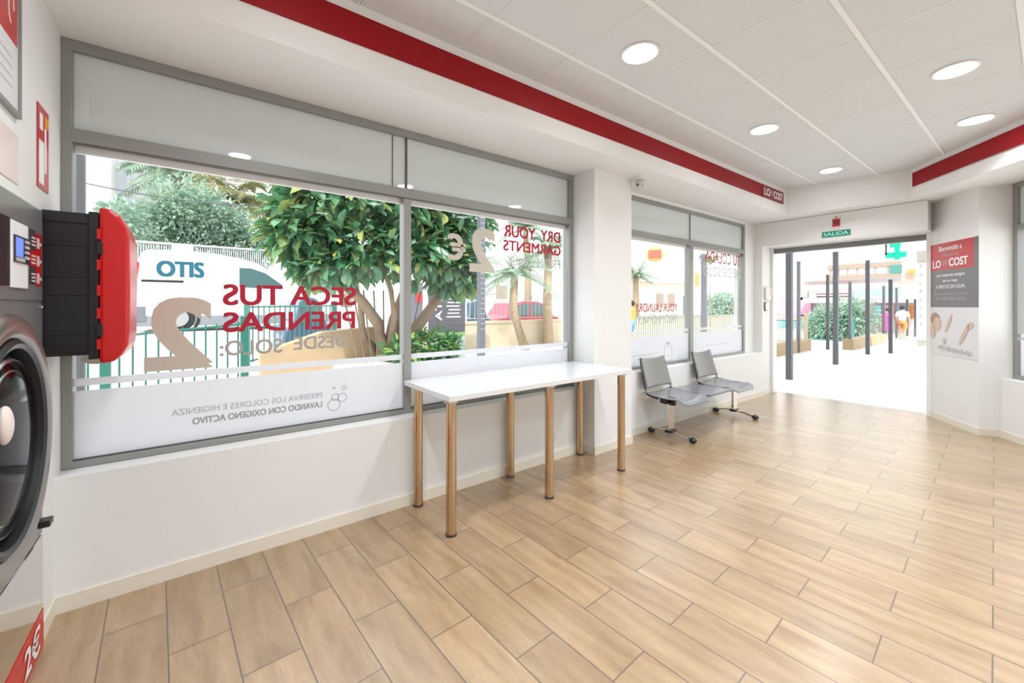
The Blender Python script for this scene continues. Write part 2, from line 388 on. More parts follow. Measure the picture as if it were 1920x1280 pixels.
# dropped soffits round the room
m = MB(); m.box(-.455, 5.95, 2.06, 2.569, SO, CEIL + .1); struct(m.build('trim_1', M['soffit']))
m = MB(); m.prism([(5.9501, 2.06, SO), (5.9501, 2.569, SO), (6.299, 2.569, SO), (6.66, .885, SO), dg(0, -.001, SO), (6.14, .93, SO)], (0, 0, CEIL + .1 - SO)); struct(m.build('trim_2', M['soffit']))
m = MB(); m.prism([(6.1399, .9299, SO), dg(-.002, -.001, SO), dg(0, .24, SO), dg(6.0, .24, SO), (1.21, -3.1, SO)], (0, 0, CEIL + .1 - SO)); struct(m.build('trim_3', M['soffit']))
# red bands
m = MB(); m.box(-.455, 5.83, 2.052, 2.0595, 2.522, 2.668); t4 = struct(m.build('trim_4', M['red']))
a, b_ = at(1430, 370, y=2.05).x, 5.83
m = MB(); m.box(a, b_ + .03, 2.0485, 2.0518, 2.522, 2.668); pl = m.build('logo_panel', M['darkred'], t4)
wlen = b_ + .03 - a
m = MB(); put_text(m, 'LO', (a + wlen * .20, 2.0475, 2.595), (1, 0, 0), (0, 0, 1), wlen * .27, .088, .03)
put_text(m, 'COST', (a + wlen * .72, 2.0475, 2.595), (1, 0, 0), (0, 0, 1), wlen * .44, .088, .03); m.build('lettering', M['whiteprint'], pl)
m = MB(); put_text(m, 'W', (a + wlen * .42, 2.0475, 2.60), (1, 0, 0), (0, 0, 1), wlen * .13, .08, .0); m.build('lettering', M['lightgrey'], pl)
d_ = Vector((-.972, -.795, 0)).normalized(); nn = Vector((-.795, .972, 0)).normalized() * -1
p0 = Vector((6.10, .90, 2.522)) + Vector((-.004, .006, 0)); p1 = p0 + d_ * 6.0; off = Vector((-.63, .77, 0)) * .007
m = MB(); m.prism([p0, p1, p1 + off, p0 + off], (0, 0, .146)); struct(m.build('trim_5', M['red']))

# skirting
bh = .068
m = MB(); m.box(-.447, 2.648, 2.449, 2.4595, 0, bh); m.box(2.6475, 2.656, 2.325, 2.4595, 0, bh); m.box(2.6475, 3.1645, 2.3215, 2.3295, 0, bh); m.box(3.1565, 3.1645, 2.3295, 2.4595, 0, bh)
m.box(3.1645, 6.29, 2.449, 2.4595, 0, bh); m.box(6.29, 6.299, 2.458, 2.4595, 0, bh); m.box(6.29, 6.58, 2.458, 2.4665, 0, bh)
struct(m.build('baseboard_front', M['base']))
m = MB(); m.box(-.4545, -.447, 2.263, 2.4595, 0, bh); struct(m.build('baseboard_left', M['base']))
m = MB(); m.prism([dg(.009, -.009, 0), dg(-.74, -.009, 0), dg(-.74, -.0005, 0), dg(.009, -.0005, 0)], (0, 0, bh))
m.prism([dg(.0005, 0, 0), dg(.009, 0, 0), dg(.009, .1525, 0), dg(.0005, .1525, 0)], (0, 0, bh)); m.prism([dg(.009, .144, 0), dg(6, .144, 0), dg(6, .1525, 0), dg(.009, .1525, 0)], (0, 0, bh))
struct(m.build('baseboard_right', M['base']))

# ------------------------------------------------------------------ window 1
YG = 2.60
def vinyl(root, items, name, material, bold=.02):
    m = MB()
    for s, xr, xl, zt, zb in items:      # xr/xl: right and left as seen from inside
        put_text(m, s, ((xr + xl) / 2, YG - .0062, (zt + zb) / 2), (-1, 0, 0), (0, 0, 1), abs(xr - xl), abs(zt - zb), bold)
    return m.build(name, material, root)
w1 = struct(empty('window_1', (1.1, 2.61, .545)))
m = MB()
m.box(-.455, 2.655, 2.57, 2.65, 2.355, 2.40); m.box(-.455, 2.655, 2.57, 2.65, 1.958, 2.018); m.box(-.455, 2.655, 2.57, 2.65, .546, .575)
m.box(-.455, -.42, 2.572, 2.65, .546, 2.40); m.box(2.605, 2.655, 2.572, 2.65, .546, 2.40); m.box(1.084, 1.135, 2.575, 2.65, .56, 1.96)
m.build('window_frame', M['alu'], w1, bev=.003)
m = MB(); m.box(1.103, 1.113, 2.588, 2.60, 2.018, 2.355); m.box(1.014, 1.017, 2.593, 2.60, 2.018, 2.355); m.box(-.42, 2.605, 2.573, 2.577, 1.951, 1.958); m.box(-.42, 2.605, 2.585, 2.592, .575, .581)
m.build('glazing_seal', M['alu_dark'], w1)
for x0, x1 in ((-.42, 1.106), (1.11, 2.605)):
    m = MB(); m.box(x0, x1, 2.60, 2.612, 2.018, 2.355); tag(m.build('transom_panel', M['transom'], w1), 'grey backed glass panel')
for x0, x1 in ((-.42, 1.084), (1.135, 2.605)):
    m = MB(); m.box(x0, x1, 2.60, 2.606, .575, 1.958); m.build('glass_pane', M['glass'], w1)
    m = MB(); m.box(x0, x1, 2.5955, 2.5975, .575, .876); m.box(x0, x1, 2.5955, 2.5975, .897, .93)
    tag(m.build('frosted_film', M['film'], w1), 'frosted white film')
    m = MB(); m.box(x0, x1, 2.62, 2.64, 1.925, 1.958); m.build('outer_bead', M['white'], w1)
vinyl(w1, [('SECA TUS', .784, .113, 1.362, 1.252), ('PRENDAS', .778, .113, 1.217, 1.112)], 'vinyl_lettering', M['redvinyl'], .035)
vinyl(w1, [('2', .072, -.19, 1.292, .938)], 'vinyl_lettering', M['tan'], .05)
vinyl(w1, [('€', -.225, -.40, 1.19, .99)], 'vinyl_lettering', M['tan'], .04)
vinyl(w1, [('DESDE', .73, .44, 1.075, 1.0), ('SOLO:', .385, .10, 1.07, .99)], 'vinyl_lettering', M['filmlite'], .03)
vinyl(w1, [('PRESERVA LOS COLORES E HIGIENIZA', .59, -.09, .745, .715)], 'vinyl_lettering', M['lightgrey'], .01)
vinyl(w1, [('LAVANDO CON OXIGENO ACTIVO', .59, -.01, .693, .659)], 'vinyl_lettering', M['greyvinyl'], .03)
vinyl(w1, [('DRY  YOUR', 2.513, 1.906, 1.885, 1.79), ('GARMENTS', 2.52, 1.901, 1.765, 1.68)], 'vinyl_lettering', M['redvinyl'], .035)
vinyl(w1, [('2', 1.825, 1.595, 1.83, 1.50), ('€', 1.565, 1.415, 1.765, 1.575)], 'vinyl_lettering', M['tan'], .045)
vinyl(w1, [('FROM ONLY', 2.51, 1.94, 1.645, 1.565)], 'vinyl_lettering', M['lightgrey'], .01)
m = MB()
for cx, cz, r in ((.655, .663, .035), (.662, .707, .022), (.703, .700, .026), (.712, .757, .014), (.655, .762, .007)):
    m.lathe([(r, -.0005), (r - .003, -.0005), (r - .003, .0005), (r, .0005)], Matrix.Translation((cx, YG - .0065, cz)) @ Matrix.Rotation(R(90), 4, 'X'), 24, True)
m.build('bubble_print', M['greyvinyl'], w1)

# ------------------------------------------------------------------ window 2
w2 = struct(empty('window_2', (4.6, 2.61, .60)))
m = MB(); x0, x1 = 3.157, 6.009
m.box(x0, x1, 2.571, 2.65, 2.325, 2.364); m.box(x0, x1, 2.571, 2.65, 1.965, 2.018); m.box(x0, x1, 2.571, 2.65, .601, .63)
m.box(x0, x0 + .04, 2.573, 2.65, .601, 2.364); m.box(x1 - .04, x1, 2.573, 2.65, .601, 2.364); m.box(4.60, 4.672, 2.575, 2.65, .61, 1.97)
m.build('window_frame', M['alu'], w2, bev=.003)
m = MB(); m.box(4.622, 4.634, 2.588, 2.60, 2.018, 2.325); m.box(x0, x1, 2.573, 2.577, 1.957, 1.965); m.build('glazing_seal', M['alu'], w2)
for a, b_ in ((x0 + .04, 4.626), (4.63, x1 - .04)):
    m = MB(); m.box(a, b_, 2.60, 2.612, 2.018, 2.325); tag(m.build('transom_panel', M['transom'], w2), 'grey backed glass panel')
for a, b_ in ((x0 + .04, 4.60), (4.672, x1 - .04)):
    m = MB(); m.box(a, b_, 2.60, 2.606, .63, 1.965); m.build('glass_pane', M['glass'], w2)
    m = MB(); m.box(a, b_, 2.5955, 2.5975, .63, .93); m.box(a, b_, 2.5955, 2.5975, .955, .985); tag(m.build('frosted_film', M['film'], w2), 'frosted white film')
    m = MB(); m.box(a, b_, 2.62, 2.64, 1.93, 1.965); m.build('outer_bead', M['white'], w2)
vinyl(w2, [('YOUR LAUNDRY', 4.36, 3.575, 1.275, 1.185), ('TU COLADA', 5.92, 4.98, 1.93, 1.79)], 'vinyl_lettering', M['redvinyl'], .01)
vinyl(w2, [('FROM ONLY', 4.34, 3.60, 1.155, 1.055), ('DESDE SOLO', 5.93, 4.93, 1.745, 1.62)], 'vinyl_lettering', M['lightgrey'], .01)
m = MB()
for x in (4.10, 4.245): m.box(x, x + .004, 2.593, 2.595, .64, .80)
for z in (.64, .80): m.box(4.10, 4.249, 2.593, 2.595, z, z + .004)
m.box(4.13, 4.21, 2.593, 2.595, .82, .845); m.box(4.16, 4.19, 2.593, 2.595, .69, .70)
m.box(3.45, 4.0, 2.593, 2.595, .735, .739); m.box(3.6, 4.0, 2.593, 2.595, .695, .70); m.box(5.0, 5.6, 2.593, 2.595, .76, .764)
m.build('bottle_print', M['lightgrey'], w2)

# ------------------------------------------------------------------ window 3 (angled wall)
w3 = struct(empty('window_3', dg(3, .27, .56)))
def dbox(m, s0, s1, t0, t1, z0, z1): m.prism([dg(s0, t0, z0), dg(s1, t0, z0), dg(s1, t1, z0), dg(s0, t1, z0)], (0, 0, z1 - z0))
m = MB()
dbox(m, .002, 6, .245, .32, 2.36, 2.413); dbox(m, .002, 6, .245, .32, 1.96, 2.01); dbox(m, .002, 6, .245, .32, .561, .60)
for s in (.002, 1.6, 3.2, 4.8, 5.95): dbox(m, s, s + .05, .247, .318, .561, 2.413)
m.build('window_frame', M['alu'], w3, bev=.003)
m = MB(); dbox(m, .05, 5.95, .27, .28, 2.01, 2.36); tag(m.build('transom_panel', M['transom'], w3), 'grey backed glass panel')
m = MB(); dbox(m, .05, 5.95, .275, .281, .60, 1.96); m.build('glass_pane', M['glass'], w3)
m = MB(); dbox(m, .05, 5.95, .270, .272, .60, .93); dbox(m, .05, 5.95, .270, .272, .955, .985); tag(m.build('frosted_film', M['film'], w3), 'frosted white film')

# ------------------------------------------------------------------ door opening
d1 = struct(empty('door_1', (6.64, 1.65, 0)))
m = MB(); m.box(6.58, 6.70, 2.432, 2.466, 0, 2.074); m.box(6.58, 6.70, .825, .868, 0, 2.074); m.build('door_jamb', M['white'], d1, bev=.003)
m = MB(); m.box(6.60, 6.70, .868, 2.432, 1.998, 2.062); m.build('door_header', mat('header_grey', (.20, .20, .20), .4, metal=.2), d1, bev=.003)
m = MB(); m.box(6.57, 6.72, .868, 2.432, 2.062, 2.074); m.build('head_cover', M['white'], d1)

# ================================================================== LIGHTS IN THE CEILING
def make_lamp():
    r = empty('ceiling_light')
    q = MB(); q.lathe([(.104, -.001), (.108, -.007), (.098, -.011), (.091, -.007), (.091, -.001)], None, 40, True); q.build('trim_ring', M['white'], r, smooth=40)
    q = MB(); q.cyl((0, 0, -.006), (0, 0, -.002), .0905, n=40); q.build('diffuser', M['lampe'], r)
    ld = bpy.data.lights.new('lamp', 'AREA'); ld.shape = 'DISK'; ld.size = .18; ld.energy = LAMP_W; ld.color = (.90, .955, 1); ld.spread = R(125)
    lo = bpy.data.objects.new('lamp', ld); col.objects.link(lo); lo.parent = r; lo.location = (0, 0, -.014)
    return r
lamp0 = make_lamp()
spots = [(2.052, 1.457, 'round recessed ceiling light, the largest and nearest one in view'),
         (3.757, 1.457, 'round recessed ceiling light in the left row, second from the camera'),
         (5.46, 1.457, 'round recessed ceiling light nearest the door, the farthest and smallest one'),
         (3.757, .367, 'round recessed ceiling light in the right row, the nearer of the two there'),
         (4.89, .367, 'round recessed ceiling light beside the far end of the right red band'),
         (.35, 1.457, None), (.35, .367, None), (2.052, .367, None), (.35, -.72, None), (2.052, -.72, None), (3.5, -.72, None), (.35, -1.81, None), (1.6, -1.81, None)]  # the negative y rows are unseen, added to light the room
for i, (x, y, lb) in enumerate(spots):
    o = lamp0 if i == 0 else copy_tree(lamp0); o.location = (x, y, CEIL)
    tag(o, lb or 'round recessed ceiling light outside the view, above or behind the camera', 'ceiling light', 'recessed ceiling lights')

# security camera under the soffit
p = at(1200, 340, z=2.37)
t = empty('security_camera', (p.x, p.y, SO)); tag(t, 'small white dome security camera under the soffit beside the pillar', 'security camera')
m = MB(); m.cyl((p.x, p.y, SO - .0005), (p.x, p.y, SO - .022), .052, .055, n=28); m.build('mount', M['white'], t, smooth=40)
m = MB(); m.sphere((p.x, p.y, SO - .05), (.045, .045, .042), u=24, v=14); m.build('dome', mat('pale_grey_dome', (.62, .62, .6), .3), t, smooth=True)
for sx_ in (-.014, .014):
    m = MB(); c = Vector((p.x + sx_ * .8, p.y, SO - .062)); dd = (Vector((0, 0, H)) - c).normalized(); m.cyl(c + dd * .026 + Vector((SA, -CA, 0)) * sx_ * 1.0, c + dd * .043 + Vector((SA, -CA, 0)) * sx_ * 1.0, .0095, n=14); m.build('lens', M['black'], t)

# ================================================================== DRYER (built into the left wall)
FXX = -.445
t = empty('tumble_dryer', (FXX, 1.78, 0)); tag(t, 'tall grey commercial dryer with a big round door, built into the left wall', 'dryer')
m = MB(); m.box(-1.2, FXX - .004, 1.30, 2.26, .0, 1.60); m.build('cabinet', M['machine'], t, bev=.004)
m = MB(); m.box(FXX - .004, FXX, 1.302, 2.258, 1.268, 1.598); m.build('control_panel', M['machine'], t, bev=.003)
m = MB(); m.box(FXX - .004, FXX, 1.302, 2.258, .42, 1.256); m.build('door_panel', M['machine'], t, bev=.003)
m = MB(); m.box(FXX - .004, FXX + .002, 1.302, 2.258, .142, .412); tag(m.build('lower_panel', M['mirror'], t, bev=.003), 'polished steel lower panel')
m = MB(); m.box(FXX - .004, FXX + .003, 1.302, 2.258, .004, .14); bn = tag(m.build('banner', M['lidred'], t), 'red price banner')
m = MB(); put_text(m, '2€', (FXX + .0045, 2.12, .07), (0, 1, 0), (0, 0, 1), .17, .10, .03); put_text(m, '2€', (FXX + .0045, 1.78, .07), (0, 1, 0), (0, 0, 1), .17, .10, .03)
m.build('lettering', M['whiteprint'], bn)
m = MB(); m.box(FXX, FXX + .004, 1.55, 1.905, 1.31, 1.515); m.build('dark_window', M['black'], t)
m = MB(); m.box(FXX, FXX + .006, 1.908, 2.066, 1.306, 1.512); cp = tag(m.build('display_plate', M['white'], t, bev=.002), 'white control plate')
m = MB(); m.box(FXX + .006, FXX + .010, 1.925, 2.06, 1.385, 1.468); dpx = m.build('display_bezel', M['dark'], cp)
m = MB(); m.box(FXX + .010, FXX + .011, 1.93, 1.995, 1.403, 1.462); m.build('screen', M['screen'], cp)
m = MB()
for k in range(4): m.box(FXX + .010, FXX + .013, 1.930 + k * .020, 1.944 + k * .020, 1.388, 1.400)
for k in range(4): m.box(FXX + .010, FXX + .013, 2.012, 2.05, 1.40 + k * .017, 1.409 + k * .017)
m.build('keypad', M['lightgrey'], cp)
m = MB(); m.box(FXX, FXX + .002, 2.105, 2.165, 1.325, 1.512); m.build('instruction_label', M['dark'], t)
m = MB(); m.box(FXX, FXX + .002, 2.165, 2.238, 1.320, 1.505); lb = tag(m.build('instruction_label', M['lidred'], t, bev=.001), 'red instruction label')
m = MB(); m.box(FXX, FXX + .0025, 2.105, 2.165, 1.385, 1.44); m.build('red_panel', M['lidred'], lb)
m = MB()
for k in range(3):
    z = 1.47 - k * .062
    m.box(FXX + .003, FXX + .0045, 2.175, 2.20, z - .018, z + .018); m.box(FXX + .003, FXX + .0045, 2.205, 2.225, z - .006, z + .004)
    for j in range(3): m.box(FXX + .003, FXX + .0045, 2.115, 2.155, z - .014 + j * .012, z - .008 + j * .012)
m.build('print_marks', M['peach'], lb)
# door ring
DYc, DZc = 1.77, .858
RX = Matrix.Translation((FXX, DYc, DZc)) @ Matrix.Rotation(R(90), 4, 'Y')
m = MB(); m.lathe([(.372, 0), (.374, .022), (.366, .040), (.345, .052), (.318, .050), (.300, .040), (.292, .020), (.292, 0)], RX, 72, True)
M['ring'] = mat('grey_brown_satin_steel', (.36, .335, .32), .33, metal=.9)
dr = m.build('door', M['ring'], t, smooth=50)
m = MB(); m.lathe([(.294, .004), (.296, .044), (.285, .052), (.272, .046), (.268, .004)], RX, 72, True); m.build('gasket', M['black'], dr, smooth=50)
m = MB(); m.lathe([(.001, .050), (.10, .048), (.19, .040), (.25, .026), (.270, .010), (.270, .004), (.001, .002)], RX, 72); m.build('door_glass', M['darkglass'], dr, smooth=50)
m = MB()
for r_ in (.245, .215): m.lathe([(r_, .0285 if r_ < .23 else .028), (r_ - .004, .036), (r_ - .008, .038), (r_ - .006, .024)], RX, 72, True)
m.build('inner_ring', M['steel'], dr, smooth=50)
m = MB(); m.sphere((FXX + .060, 1.622, .945), (.016, .030, .050), u=20, v=12); m.build('door_handle', M['peach'], dr, smooth=True)
for z in (.70, 1.02):
    m = MB(); m.cyl((FXX + .012, DYc + .40, z - .03), (FXX + .012, DYc + .40, z + .03), .010, n=12); m.cyl((FXX + .012, DYc + .35, z), (FXX + .012, DYc + .41, z), .008, n=10); m.build('hinge', M['black'], dr)
for y, z in ((2.235, 1.0), (2.235, .93), (2.24, .62), (2.24, .52), (2.245, 1.245)):
    m = MB(); m.sphere((FXX + .002, y, z), (.004, .006, .006), u=10, v=6); m.build('screw', M['mirror'], t, smooth=True)
m = MB(); m.box(FXX, FXX + .03, 2.20, 2.25, .452, .475); m.build('latch', M['black'], t, bev=.003)

# ================================================================== BLACK TOTE WITH RED LID on the wall
t = empty('storage_tote', (-.453, 2.40, 1.06)); tag(t, 'black plastic storage tote with red lid fixed sideways to the left wall', 'storage box')
m = MB()
z0, z1, y0, y1 = 1.045, 1.612, 2.275, 2.52
xa, xb = -.452, -.300
poly = [(y0 + .02, z0 + .012), (y1 - .02, z0 + .012), (y1 - .008, z0 + .03), (y1 - .008, z1 - .03), (y1 - .02, z1 - .012), (y0 + .02, z1 - .012), (y0 + .008, z1 - .03), (y0 + .008, z0 + .03)]
m.prism([(xa, y, z) for y, z in poly], (xb - xa, 0, 0))
m.box(xb - .028, xb, y0 - .004, y1 + .004, z0 - .004, z1 + .004)
m.box(xa, xb - .02, y0 + .002, y0 + .010, z1 - .045, z1 - .004)
for z in (1.14, 1.29, 1.36, 1.48): m.box(xa + .004, xb - .03, y0 + .004, y0 + .010, z, z + .005)
m.build('box_body', M['tote'], t, bev=.004)
m = MB()
lp = []
prof = [(xb + .002, z0 - .022), (xb + .045, z0 - .018), (xb + .068, z0 + .008), (xb + .086, z0 + .045), (xb + .090, z0 + .09), (xb + .092, 1.33), (xb + .090, z1 - .09), (xb + .082, z1 - .045), (xb + .062, z1 - .002), (xb + .035, z1 + .020), (xb + .002, z1 + .026)]
m.prism([(x, y0 - .014, z) for x, z in prof], (0, y1 - y0 + .028, 0))
ld_ = m.build('lid', M['lidred'], t, bev=.012)
for z in (1.10, 1.22, 1.31, 1.41, 1.53):
    m = MB(); m.box(xb - .003, xb + .008, y0 - .0160, y0 - .004, z - .020, z + .020); m.build('lid_clip', M['lidred'], ld_)
for z in (1.155, 1.475):
    m = MB(); m.box(xb - .004, xb + .014, y0 - .020, y0 - .004, z - .026, z + .026); m.build('latch', M['tote'], t, bev=.002)

# ================================================================== POSTERS ON THE LEFT WALL
t = empty('framed_notice', (-.453, 1.7, 1.85)); tag(t, 'large white framed notice with a red head above the dryer', 'notice')
m = MB(); m.box(-.4545, -.447, 1.25, 2.0, 1.86, 2.45); m.build('backing', M['posterpale'], t)
m = MB(); m.box(-.447, -.4455, 1.26, 1.99, 2.065, 2.44); rp = m.build('red_head', M['posterred'], t)
m = MB()
for k in range(3): m.tube([(-.445, 1.93 + .022 * math.cos(q), 2.16 - k * .0 + .05 * math.sin(q) + .09 * k) for q in [i * .35 for i in range(14)]], .0022, 6)
m.build('line_drawing', M['peach'], rp)
m = MB()
for k in range(4): m.box(-.447, -.4464, 1.75, 1.95, 1.92 + k * .03, 1.926 + k * .03)
m.build('print_marks', M['posterpale'] if False else M['lightgrey'], t)
m = MB(); m.box(-.4545, -.441, 2.0, 2.014, 1.846, 2.46); m.box(-.4545, -.441, 1.24, 2.0, 1.846, 1.86); m.box(-.4545, -.441, 1.24, 2.0, 2.45, 2.464); m.build('frame', M['alu'], t)
t = m = MB(); m.box(-.4545, -.452, 1.3, 2.03, 1.64, 1.795); o = m.build('pale_notice', M['peach']); tag(o, 'faint pale pink sheet on the wall between framed notice and dryer', 'notice')
t = empty('red_notice', (-.454, 2.30, 1.684)); tag(t, 'small red and white safety notice beside the window corner', 'notice')
m = MB(); m.box(-.4545, -.451, 2.235, 2.372, 1.684, 1.99); m.build('sheet', M['posterred'], t)
m = MB(); m.box(-.451, -.4500, 2.245, 2.305, 1.70, 1.86); m.box(-.451, -.45, 2.315, 2.335, 1.75, 1.92); m.box(-.451, -.45, 2.255, 2.29, 1.90, 1.96); m.build('white_print', M['whiteprint'], t)
m = MB(); m.box(-.451, -.4498, 2.315, 2.365, 1.925, 1.965); m.build('orange_symbol', M['brass'], t)

# ================================================================== TABLE
t = empty('folding_table', (1.86, 2.26, 0)); tag(t, 'long white laminate table on six satin metal post legs under the window', 'table')
m = MB(); m.box(1.075, 2.652, 1.948, 2.552, .736, .766); m.build('tabletop', M['table'], t, bev=.002)
for x in (1.11, 1.835, 2.575):
    for y in (1.995, 2.415):
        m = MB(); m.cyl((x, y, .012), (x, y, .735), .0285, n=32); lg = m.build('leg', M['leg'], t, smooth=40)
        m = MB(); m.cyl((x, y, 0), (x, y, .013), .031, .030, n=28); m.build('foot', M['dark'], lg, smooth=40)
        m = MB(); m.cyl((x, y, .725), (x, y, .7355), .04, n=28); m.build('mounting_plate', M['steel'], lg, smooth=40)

# ================================================================== BEAM BENCH
t = empty('beam_seat', (4.2, 2.22, 0)); tag(t, 'grey two seat waiting bench with a small table between seats', 'bench')
ZS = .395
m = MB(); m.box(3.48, 5.0, 2.19, 2.25, .335, .378); m.build('beam', M['black'], t, bev=.004)
for x in (3.60, 4.90):
    m = MB(); m.box(x - .045, x + .045, 2.20, 2.225, .05, .34); lg = m.build('leg', M['mirror'], t, bev=.004)
    m = MB()
    m.tube([(x, 1.99 + (2.49 - 1.99) * q, .022 + .035 * math.sin(math.pi * q)) for q in [i / 12 for i in range(13)]], .011, 10, 1); m.build('foot_bar', M['mirror'], lg, smooth=True)
    m = MB(); m.box(x - .05, x + .05, 2.18, 2.245, .046, .072); m.build('collar', M['black'], lg, bev=.005)
    for y in (1.99, 2.42):
        m = MB(); m.sphere((x, y, .024), (.035, .036, .0235), u=16, v=10); m.build('foot_cap', M['black'], lg, smooth=True)
m = MB(); m.box(3.555, 3.60, 2.15, 2.28, .31, .385); m.build('beam_cap', M['black'], t, bev=.01)
def shell(xa, xb, kind, parent):
    bm = MB(); n = 14; k = 12; g = []
    for i in range(n + 1):
        row = []
        for j in range(k + 1):
            s = i / n; q = j / k; xx = xa + (xb - xa) * q; cu_ = (q - .5) * 2
            if kind == 'seat':
                y = 1.955 + .44 * s; z = ZS + .022 * (cu_ ** 2) * (1 if s > .12 else s / .12) - .02 * math.sin(math.pi * min(1, s * 1.1)) - .035 * max(0, .18 - s) / .18
                if s < .12: xx = xa + (xb - xa) * (.5 + (q - .5) * (1 - .22 * (1 - s / .12) ** 2))
            else:
                z = .455 + .275 * s - .016 * abs(cu_) ** 0 * (1 - cu_ ** 2) * (s > .99)
                y = 2.385 + .085 * s + .028 * (1 - cu_ ** 2) - .03
                xx = xa + (xb - xa) * (.5 + (q - .5) * (1 - .08 * s))
                if s == 1: z += .012 * cu_ ** 2
            row.append(bm.bm.verts.new((xx, y, z)))
        g.append(row)
    for i in range(n):
        for j in range(k): bm.bm.faces.new((g[i][j], g[i][j + 1], g[i + 1][j + 1], g[i + 1][j]))
    o = bm.build('seat' if kind == 'seat' else 'backrest', M['seat'] if kind == 'seat' else M['seatback'], parent, smooth=True)
    sm = o.modifiers.new('solid', 'SOLIDIFY'); sm.thickness = .008; sm.offset = 0
    return o
for xa, xb in ((3.42, 3.88), (4.37, 4.83)):
    shell(xa, xb, 'seat', t); bk = shell(xa + .015, xb - .03, 'back', t)
    for x, e in ((xa + .01, 1), (xb - .025, -1)):
        m = MB(); m.tube([(x + e * .02, 2.445, .735), (x, 2.40, .56), (x, 2.375, .455), (x, 2.36, .405), (x + e * .01, 2.30, .385), (x + e * .01, 2.24, .382)], .009, 8); m.build('frame_tube', M['dark'], bk, smooth=True)
m = MB(); m.box(3.89, 4.36, 1.975, 2.39, ZS - .012, ZS + .004, bev=.006); tag(m.build('side_table', M['seat'], t), 'flat middle table panel')

# ================================================================== THINGS BY THE DOOR
XS = 6.298
t = empty('exit_sign', (XS, 1.62, 2.14)); tag(t, 'green rectangular SALIDA exit sign above the doorway', 'sign')
m = MB(); m.box(XS - .006, XS - .001, 1.485, 1.77, 2.108, 2.178); m.build('plate', M['green'], t)
m = MB(); put_text(m, 'SALIDA', (XS - .0075, 1.628, 2.143), (0, -1, 0), (0, 0, 1), .25, .045, .03); m.build('lettering', mat('mint_print', (.45, .85, .75), .5), t)
t = empty('warning_notice', (XS, 1.62, 2.19)); tag(t, 'small red and white notice stuck above the green exit sign', 'sign')
m = MB(); m.box(XS - .004, XS - .001, 1.58, 1.667, 2.195, 2.35); m.build('sheet', M['peach'], t)
m = MB(); m.box(XS - .0055, XS - .004, 1.585, 1.662, 2.23, 2.325); sr = m.build('red_panel', M['posterred'], t)
m = MB(); m.box(XS - .007, XS - .0055, 1.595, 1.652, 2.285, 2.30); m.box(XS - .007, XS - .0055, 1.61, 1.64, 2.338, 2.348); m.box(XS - .007, XS - .0055, 1.595, 1.652, 2.26, 2.27); m.build('print_marks', M['dark'], t)
# control boxes on the pilaster
t = empty('door_control_box', (6.44, 2.466, 1.33)); tag(t, 'cream control box on the pilaster left of the doorway', 'control box')
m = MB(); m.box(6.36, 6.53, 2.44, 2.4665, 1.33, 1.51, bev=.004); m.build('housing', mat('cream_plastic', (.72, .70, .64), .5), t)
m = MB(); m.box(6.52, 6.545, 2.43, 2.45, 1.40, 1.50); m.build('side_lock', M['base'], t)
t = empty('wall_switch', (6.42, 2.466, 1.18)); tag(t, 'dark framed key switch below the cream control box', 'switch')
m = MB(); m.box(6.355, 6.42, 2.452, 2.4665, 1.175, 1.30, bev=.003); m.build('frame', M['pole'], t)
m = MB(); m.box(6.37, 6.405, 2.449, 2.452, 1.19, 1.285); m.build('face', M['white'], t)

# welcome poster on the angled wall
t = empty('welcome_poster', dg(-.35, -.002, .72)); tag(t, 'tall red, charcoal and pale welcome poster right of the doorway', 'poster')
def pbox(m, a, b, z0, z1, d0, d1_):   # a,b: 0..1 from the left edge to the right edge of the poster
    s0 = -.703 + a * .703; s1 = -.703 + b * .703
    m.prism([dg(s0, -d0, z0), dg(s1, -d0, z0), dg(s1, -d1_, z0), dg(s0, -d1_, z0)], (0, 0, z1 - z0))
m = MB(); pbox(m, 0, 1, 1.236, 1.635, .0005, .004); m.build('charcoal_panel', M['postergrey'], t)
m = MB(); pbox(m, 0, 1, .72, 1.234, .0005, .004); pic = m.build('picture_panel', M['posterpale'], t)
m = MB(); pbox(m, 0, .92, 1.635, 1.925, .0005, .004); m.build('red_panel', M['posterred'], t)
m = MB(); pbox(m, .92, 1, 1.635, 1.925, .0005, .004); m.build('charcoal_panel', M['postergrey'], t)
def ptext(m, s, c, z, wd, ht, bold=.01):
    put_text(m, s, dg(-.703 + c * .703, -.0052, z), (DX, DY, 0), (0, 0, 1), wd, ht, bold)
m = MB(); ptext(m, 'Bienvenido a', .45, 1.865, .34, .055, .02); ptext(m, 'LO', .16, 1.705, .13, .085, .04); ptext(m, 'COST', .62, 1.71, .27, .085, .04)
ptext(m, 'Los mejores amigos', .45, 1.575, .42, .045, .02); ptext(m, 'de tu ropa', .45, 1.515, .22, .038, .02); ptext(m, 'A PRECIOS SIN IGUAL', .45, 1.455, .44, .038, .02)
m.build('lettering', M['whiteprint'], t)
m = MB(); ptext(m, 'Welcome to', .45, 1.795, .24, .035, 0); ptext(m, 'W', .34, 1.71, .09, .07, 0); ptext(m, 'The best friends of your clothes', .45, 1.375, .50, .03, 0); ptext(m, 'AT UNBEATABLE PRICES', .45, 1.325, .44, .03, 0)
m.build('lettering', M['lightgrey'], t)
def pdisc(m, c, z, rx, rz, d=.006, rot=0):
    pts = []
    for k in range(20):
        q = 2 * math.pi * k / 20; ax, az = rx * math.cos(q), rz * math.sin(q)
        ax, az = ax * math.cos(rot) - az * math.sin(rot), ax * math.sin(rot) + az * math.cos(rot)
        pts.append(dg(-.703 + c * .703 + ax, -d + .001, z + az))
    m.prism(pts, Vector((-NX, -NY, 0)) * .001)
